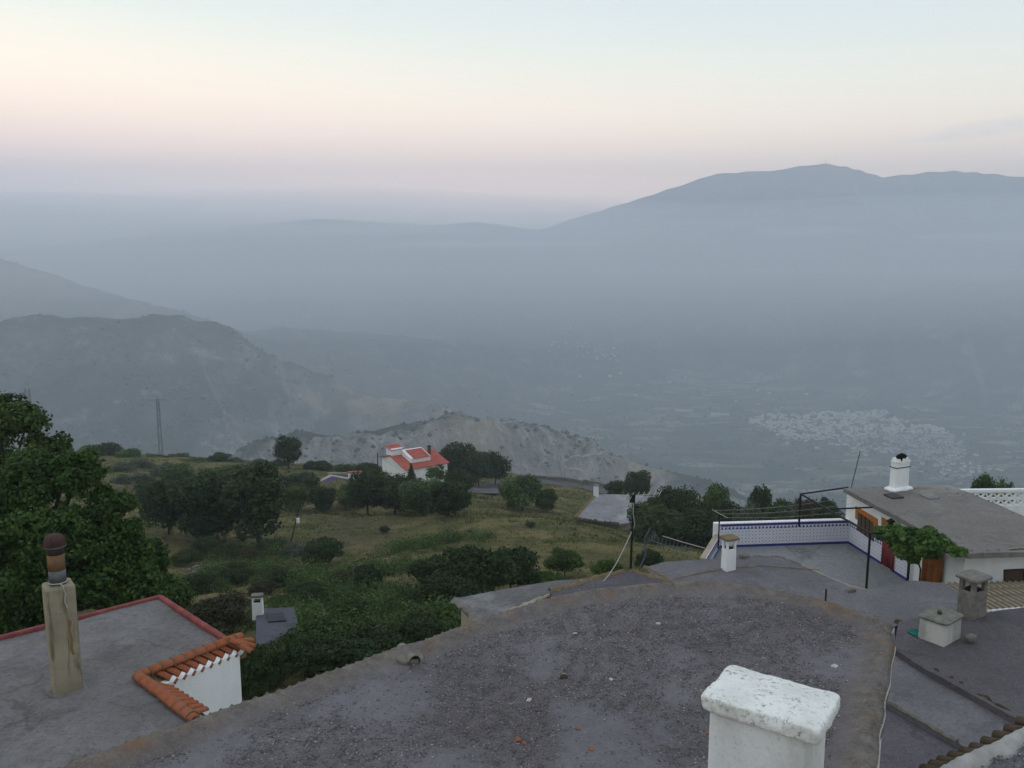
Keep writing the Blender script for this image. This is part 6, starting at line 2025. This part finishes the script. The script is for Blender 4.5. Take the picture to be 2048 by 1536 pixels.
tag(MB().tube([Vector((a_.x, a_.y, hz(a_.x, a_.y) - 1)), a_], .28, 6).build('mast', M_WIRE), 'slim pale mast standing in the gorge beside the winding track', 'mast')

def drape(name, px, width, mat, lift, seg=14, kind='structure', tmin=18.0):
    pts = []
    for (x0, y0), (x1, y1) in zip(px[:-1], px[1:]):
        for k in range(seg):
            g = hit(x0 + (x1 - x0) * k / seg, y0 + (y1 - y0) * k / seg, tmin)
            if g is not None: pts.append(g)
    P = np.array([tuple(p) for p in pts])
    for _ in range(6):
        P[1:-1] = P[1:-1] * .5 + (P[:-2] + P[2:]) * .25
    d = np.gradient(P[:, :2], axis=0); d /= np.linalg.norm(d, axis=1)[:, None] + 1e-9
    n = np.stack([-d[:, 1], d[:, 0]], 1)
    V = []
    for o in (-.5, -.17, .17, .5):
        q = P[:, :2] + n * o * width
        z = np.maximum(height(q[:, 0], q[:, 1]), height(P[:, 0], P[:, 1])) + lift
        V.append(np.stack([q[:, 0], q[:, 1], z], 1))
    V = np.stack(V, 1).reshape(-1, 3)
    me = grid_mesh(name, V, len(P), 4)
    if me.polygons[0].normal.z < 0: me.flip_normals()
    return tag(link(name, me, mat), kind=kind), P
M_ASPH = plain('worn_asphalt', (.105, .105, .108), .9, .15, .4, .2)
M_DIRT = plain('pale_dirt', (.36, .33, .28), .95, .15, .05, .1)
road, RP = drape('road', [(962,988),(975,975),(1000,968),(1045,965),(1090,966),(1140,971),(1185,979),(1230,990)], 5.5, M_ASPH, .12)
# roadside wall on its outer edge
mb = MB(); d = np.gradient(RP[:, :2], axis=0); d /= np.linalg.norm(d, axis=1)[:, None] + 1e-9
nn_ = np.stack([-d[:, 1], d[:, 0]], 1); nn_ *= np.sign(nn_[:, 1:2] + 1e-6)
k0 = int(len(RP) * .40)
for i in range(k0, len(RP) - 1):
    a = Vector((RP[i, 0] + nn_[i, 0] * 3.1, RP[i, 1] + nn_[i, 1] * 3.1, 0)); b = Vector((RP[i + 1, 0] + nn_[i + 1, 0] * 3.1, RP[i + 1, 1] + nn_[i + 1, 1] * 3.1, 0))
    o_ = Vector((nn_[i, 0], nn_[i, 1], 0)) * .4
    z0_ = hz(*RP[i, :2])
    mb.prism(xy([a, b, b + o_, a + o_]), z0_ - 1.2, [z0_ + .8, hz(*RP[i + 1, :2]) + .8, hz(*RP[i + 1, :2]) + .8, z0_ + .8])
tag(mb.build('roadside_wall', M_GREYCONC), 'low dark stone wall along the outer edge of the bending road', 'wall')
try:
    drape('dirt_track', [(1126,911),(1125,930),(1132,937),(1149,940),(1166,943),(1169,952)], 3.2, M_DIRT, .5, 10, tmin=400)
    drape('dirt_track', [(1129,926),(1140,917),(1155,913),(1186,914),(1238,907),(1300,902),(1272,893),(1256,884)], 3.0, M_DIRT, .5, 10, tmin=400)
    drape('dirt_track', [(1000,845),(1060,850),(1130,858),(1180,872),(1240,888)], 2.6, M_DIRT, .5, 10, tmin=400)
except Exception as e:
    print('track', e)

# ================================================================ the town in the valley
M_TOWN = [plain('town_white', (.84, .83, .80), .9, .08, .05), plain('town_cream', (.70, .63, .54), .9, .1, .05), plain('town_grey', (.30, .29, .28), .9, .1, .05)]
M_TROOF = [plain('town_flat_roof', (.34, .32, .31), .9, .15, .05), plain('town_tile_roof', (.30, .16, .11), .9, .15, .05)]
M_TWIN = plain('town_window', (.10, .10, .10), .8, .1, .05)
town_meshes = []
def house_mesh(k, w, d, h, gable, wm, rm):
    mb = MB().box((0, 0, h / 2 - 1), (w, d, h + 2)); nw = len(mb.f)
    if gable:
        mb.add([(-w / 2 - .3, -d / 2 - .3, h), (w / 2 + .3, -d / 2 - .3, h), (w / 2 + .3, d / 2 + .3, h), (-w / 2 - .3, d / 2 + .3, h), (-w / 2 - .3, 0, h + d * .22), (w / 2 + .3, 0, h + d * .22)], [(0, 1, 5, 4), (2, 3, 4, 5), (0, 4, 3), (1, 2, 5), (3, 2, 1, 0)])
    else:
        mb.box((0, 0, h + .25), (w + .2, d + .2, .5)); mb.box((w * .2, d * .1, h + 1.3), (w * .35, d * .4, 2.2))
    nr = len(mb.f)
    fl = max(1, int(h // 3))
    for z in range(fl):
        for x in range(3):
            mb.box((-w * .32 + w * .32 * x, -d / 2 - .03, 1.7 + z * 3), (1.1, .1, 1.4))
    me = mb.mesh('house')
    for m_ in (wm, rm, M_TWIN): me.materials.append(m_)
    for i, p in enumerate(me.polygons):
        p.material_index = 0 if i < nw else (1 if i < nr else 2)
    return me
rr = random.Random(12)
for k in range(12):
    g_ = k % 3 == 0
    town_meshes.append(house_mesh(k, rr.uniform(7, 13), rr.uniform(6, 9), rr.choice([3, 4, 6, 6, 7]), g_, M_TOWN[k % 3 if k % 4 else 0], M_TROOF[1 if g_ else 0]))
def ground_pts(px, py):
    z = np.full(len(px), ZV)
    v = (768 - py) / F_PX
    dx = (px - 1024) / F_PX; dy = FW[1] + UP[1] * v; dz = FW[2] + UP[2] * v
    for _ in range(12):
        t = z / dz; z = .5 * z + .5 * height(dx * t, dy * t)
    t = z / dz
    return dx * t, dy * t, height(dx * t, dy * t)
TOWN = [(1488,840),(1545,828),(1600,832),(1650,824),(1720,826),(1765,820),(1800,842),(1860,852),(1900,862),(1925,885),(1935,912),(1900,926),(1860,922),(1800,908),(1740,905),(1690,896),(1640,886),(1580,880),(1560,868),(1520,856)]
rs = np.random.RandomState(8)
def in_poly_pts(poly, n, seed):
    rs = np.random.RandomState(seed)
    xs, ys = [p[0] for p in poly], [p[1] for p in poly]
    X = rs.uniform(min(xs), max(xs), n * 4); Yv = rs.uniform(min(ys), max(ys), n * 4)
    k = inside(poly, X, Yv); return X[k][:n], Yv[k][:n]
def spread(px, py, n, mind):
    """thin out so that houses do not stand in each other"""
    x, y, z = ground_pts(px, py); keep = []
    for i in range(len(x)):
        if all((x[i] - x[j]) ** 2 + (y[i] - y[j]) ** 2 > mind ** 2 for j in keep):
            keep.append(i)
        if len(keep) >= n: break
    return [(x[i], y[i], z[i]) for i in keep]
def to_px(x, y, z):
    dep = y * math.cos(PITCH) - z * math.sin(PITCH); up = y * math.sin(PITCH) + z * math.cos(PITCH)
    return 1024 + F_PX * x / dep, 768 - F_PX * up / dep
cxm, cym, _z = ground_pts(np.array([1710.0]), np.array([872.0]))
gu, gv = np.meshgrid(np.arange(-420, 420, 12.0), np.arange(-700, 700, 16.5))
rs = np.random.RandomState(4)
gu = gu + rs.normal(size=gu.shape) * 2.0; gv = gv + 14 * fbm(gu / 170, gv / 200, 2) + rs.normal(size=gv.shape) * .8
wx_, wy_ = cxm[0] + gu * math.cos(.16) - gv * math.sin(.16), cym[0] + gu * math.sin(.16) + gv * math.cos(.16)
wx_, wy_ = wx_.ravel(), wy_.ravel(); wz_ = height(wx_, wy_)
qx, qy = to_px(wx_, wy_, wz_)
ok = inside(TOWN, qx, qy) & (rs.rand(len(qx)) < .74) & (fbm(wx_ / 60, wy_ / 60, 3) > -.22)
tp_ = list(zip(wx_[ok], wy_[ok], wz_[ok]))
print('town', len(tp_))
tp_.sort(key=lambda p: p[1])
GT = 'houses of the hazy valley town'
for i, (x, y, z) in enumerate(tp_[:300]):
    me = town_meshes[rr.randrange(12)]
    o = link('town_house', me); o.location = (x, y, z); o.rotation_euler = (0, 0, .16 + rr.uniform(-.08, .08))
    tag(o, 'small pale house packed among the rooftops of the hazy valley town', 'house', GT)
V, Fq = [], []
mb = MB()
for (x, y, z) in tp_[300:]:
    w, d, h = rr.uniform(7, 13), rr.uniform(6, 9), rr.choice([3, 4, 6, 7])
    mb.box((x, y, z + h / 2 - 1), (w, d, h + 2), .16 + rr.uniform(-.08, .08))
tag(mb.build('town_houses', M_TOWN[1]), kind='stuff')
# garden trees between its houses
px_, py_ = in_poly_pts(TOWN, 700, 17)
gx_, gy_, gz_ = ground_pts(px_, py_)
rs = np.random.RandomState(3); n = len(gx_); s_ = 1.8 + 3.2 * rs.rand(n) ** 2
V = base[None] * (.7 + .6 * rs.rand(n, 6, 1)) * s_[:, None, None] * np.array((1, 1, 1.4)) + np.stack([gx_, gy_, gz_ + s_], 1)[:, None]
me = quads_mesh('town_trees', V.reshape(-1, 3), (tri[None] + (np.arange(n) * 6)[:, None, None]).reshape(-1, 3))
at = me.attributes.new('tone', 'FLOAT', 'POINT'); at.data.foreach_set('value', np.repeat(rs.rand(n), 6).astype(np.float32))
tag(link('town_trees', me, L_FAR), kind='stuff')
# church tower
cx_ = ground_pts(np.array([1752.0]), np.array([838.0]))
t = thing('church', 'taller pale church tower at the upper edge of the valley town', 'church', (cx_[0][0], cx_[1][0], cx_[2][0]))
MB().box((0, 0, 11), (7, 7, 24)).build('tower', M_TOWN[1], t)
MB().box((0, 12, 6), (10, 20, 14)).build('nave', M_TOWN[1], t)
MB().lathe([(4.6, 23), (.1, 28)], 4).build('roof', M_TROOF[1], t)
# scattered farmhouses
FARM = [(1060,760),(1350,812),(1480,828),(1500,870),(1620,905),(1720,935),(1900,950),(2048,960),(2048,900),(1960,890),(1900,830),(1700,780),(1500,770),(1300,740),(1080,690)]
fp_ = spread(*in_poly_pts(FARM, 400, 9), 46, 60)
for i, (x, y, z) in enumerate(fp_):
    o = link('farmhouse', town_meshes[rr.randrange(12)]); o.location = (x, y, z); o.rotation_euler = (0, 0, rr.uniform(0, 3))
    o.scale = (1.25, 1.25, 1)
    tag(o, 'small pale farmhouse scattered over the hazy valley outside the town', 'farmhouse', 'farmhouses scattered over the valley')
for n_, poly, lab in ((26, [(1860,930),(1960,925),(1990,945),(1930,955),(1880,950)], 'small pale house of the hamlet below the valley town'),
                 (40, [(1085,690),(1150,676),(1220,682),(1240,706),(1180,716),(1110,706)], 'tiny pale house of the faint far village up the valley')):
    for (x, y, z) in spread(*in_poly_pts(poly, 300, n_), n_, 16):
        o = link('village_house', town_meshes[rr.randrange(12)]); o.location = (x, y, z); o.rotation_euler = (0, 0, rr.uniform(0, 3))
        tag(o, lab, 'house', lab.replace('small pale house', 'houses').replace('tiny pale house', 'houses'))
# long white sheds left of the town
for (px_, py_, lab) in ((1368, 822, 'long white shed with several bays left of the valley town'), (1440, 830, 'long pale shed nearest the left tip of the valley town')):
    x, y, z = ground_pts(np.array([float(px_)]), np.array([float(py_)]))
    t = thing('long_shed', lab, 'shed', (x[0], y[0], z[0]), -.25)
    MB().box((0, 0, 2), (62, 16, 7)).build('wall', M_TOWN[0], t)
    mb = MB()
    mb.add([(-32, -9, 5.5), (32, -9, 5.5), (32, 9, 5.5), (-32, 9, 5.5), (-32, 0, 8.5), (32, 0, 8.5)], [(0, 1, 5, 4), (2, 3, 4, 5), (0, 4, 3), (1, 2, 5), (3, 2, 1, 0)])
    mb.build('roof', M_TROOF[0], t)
# summit mast
tp = Py(1652, 320, 6500 * .83 * 1.0); zg = hz(tp.x, tp.y)
tag(MB().tube([Vector((tp.x, tp.y, zg - 3)), Vector((tp.x, tp.y, max(zg + 18, tp.z)))], 1.6, 6).build('mast', M_PYLON), 'tiny mast on the summit of the hazy mountain', 'mast')
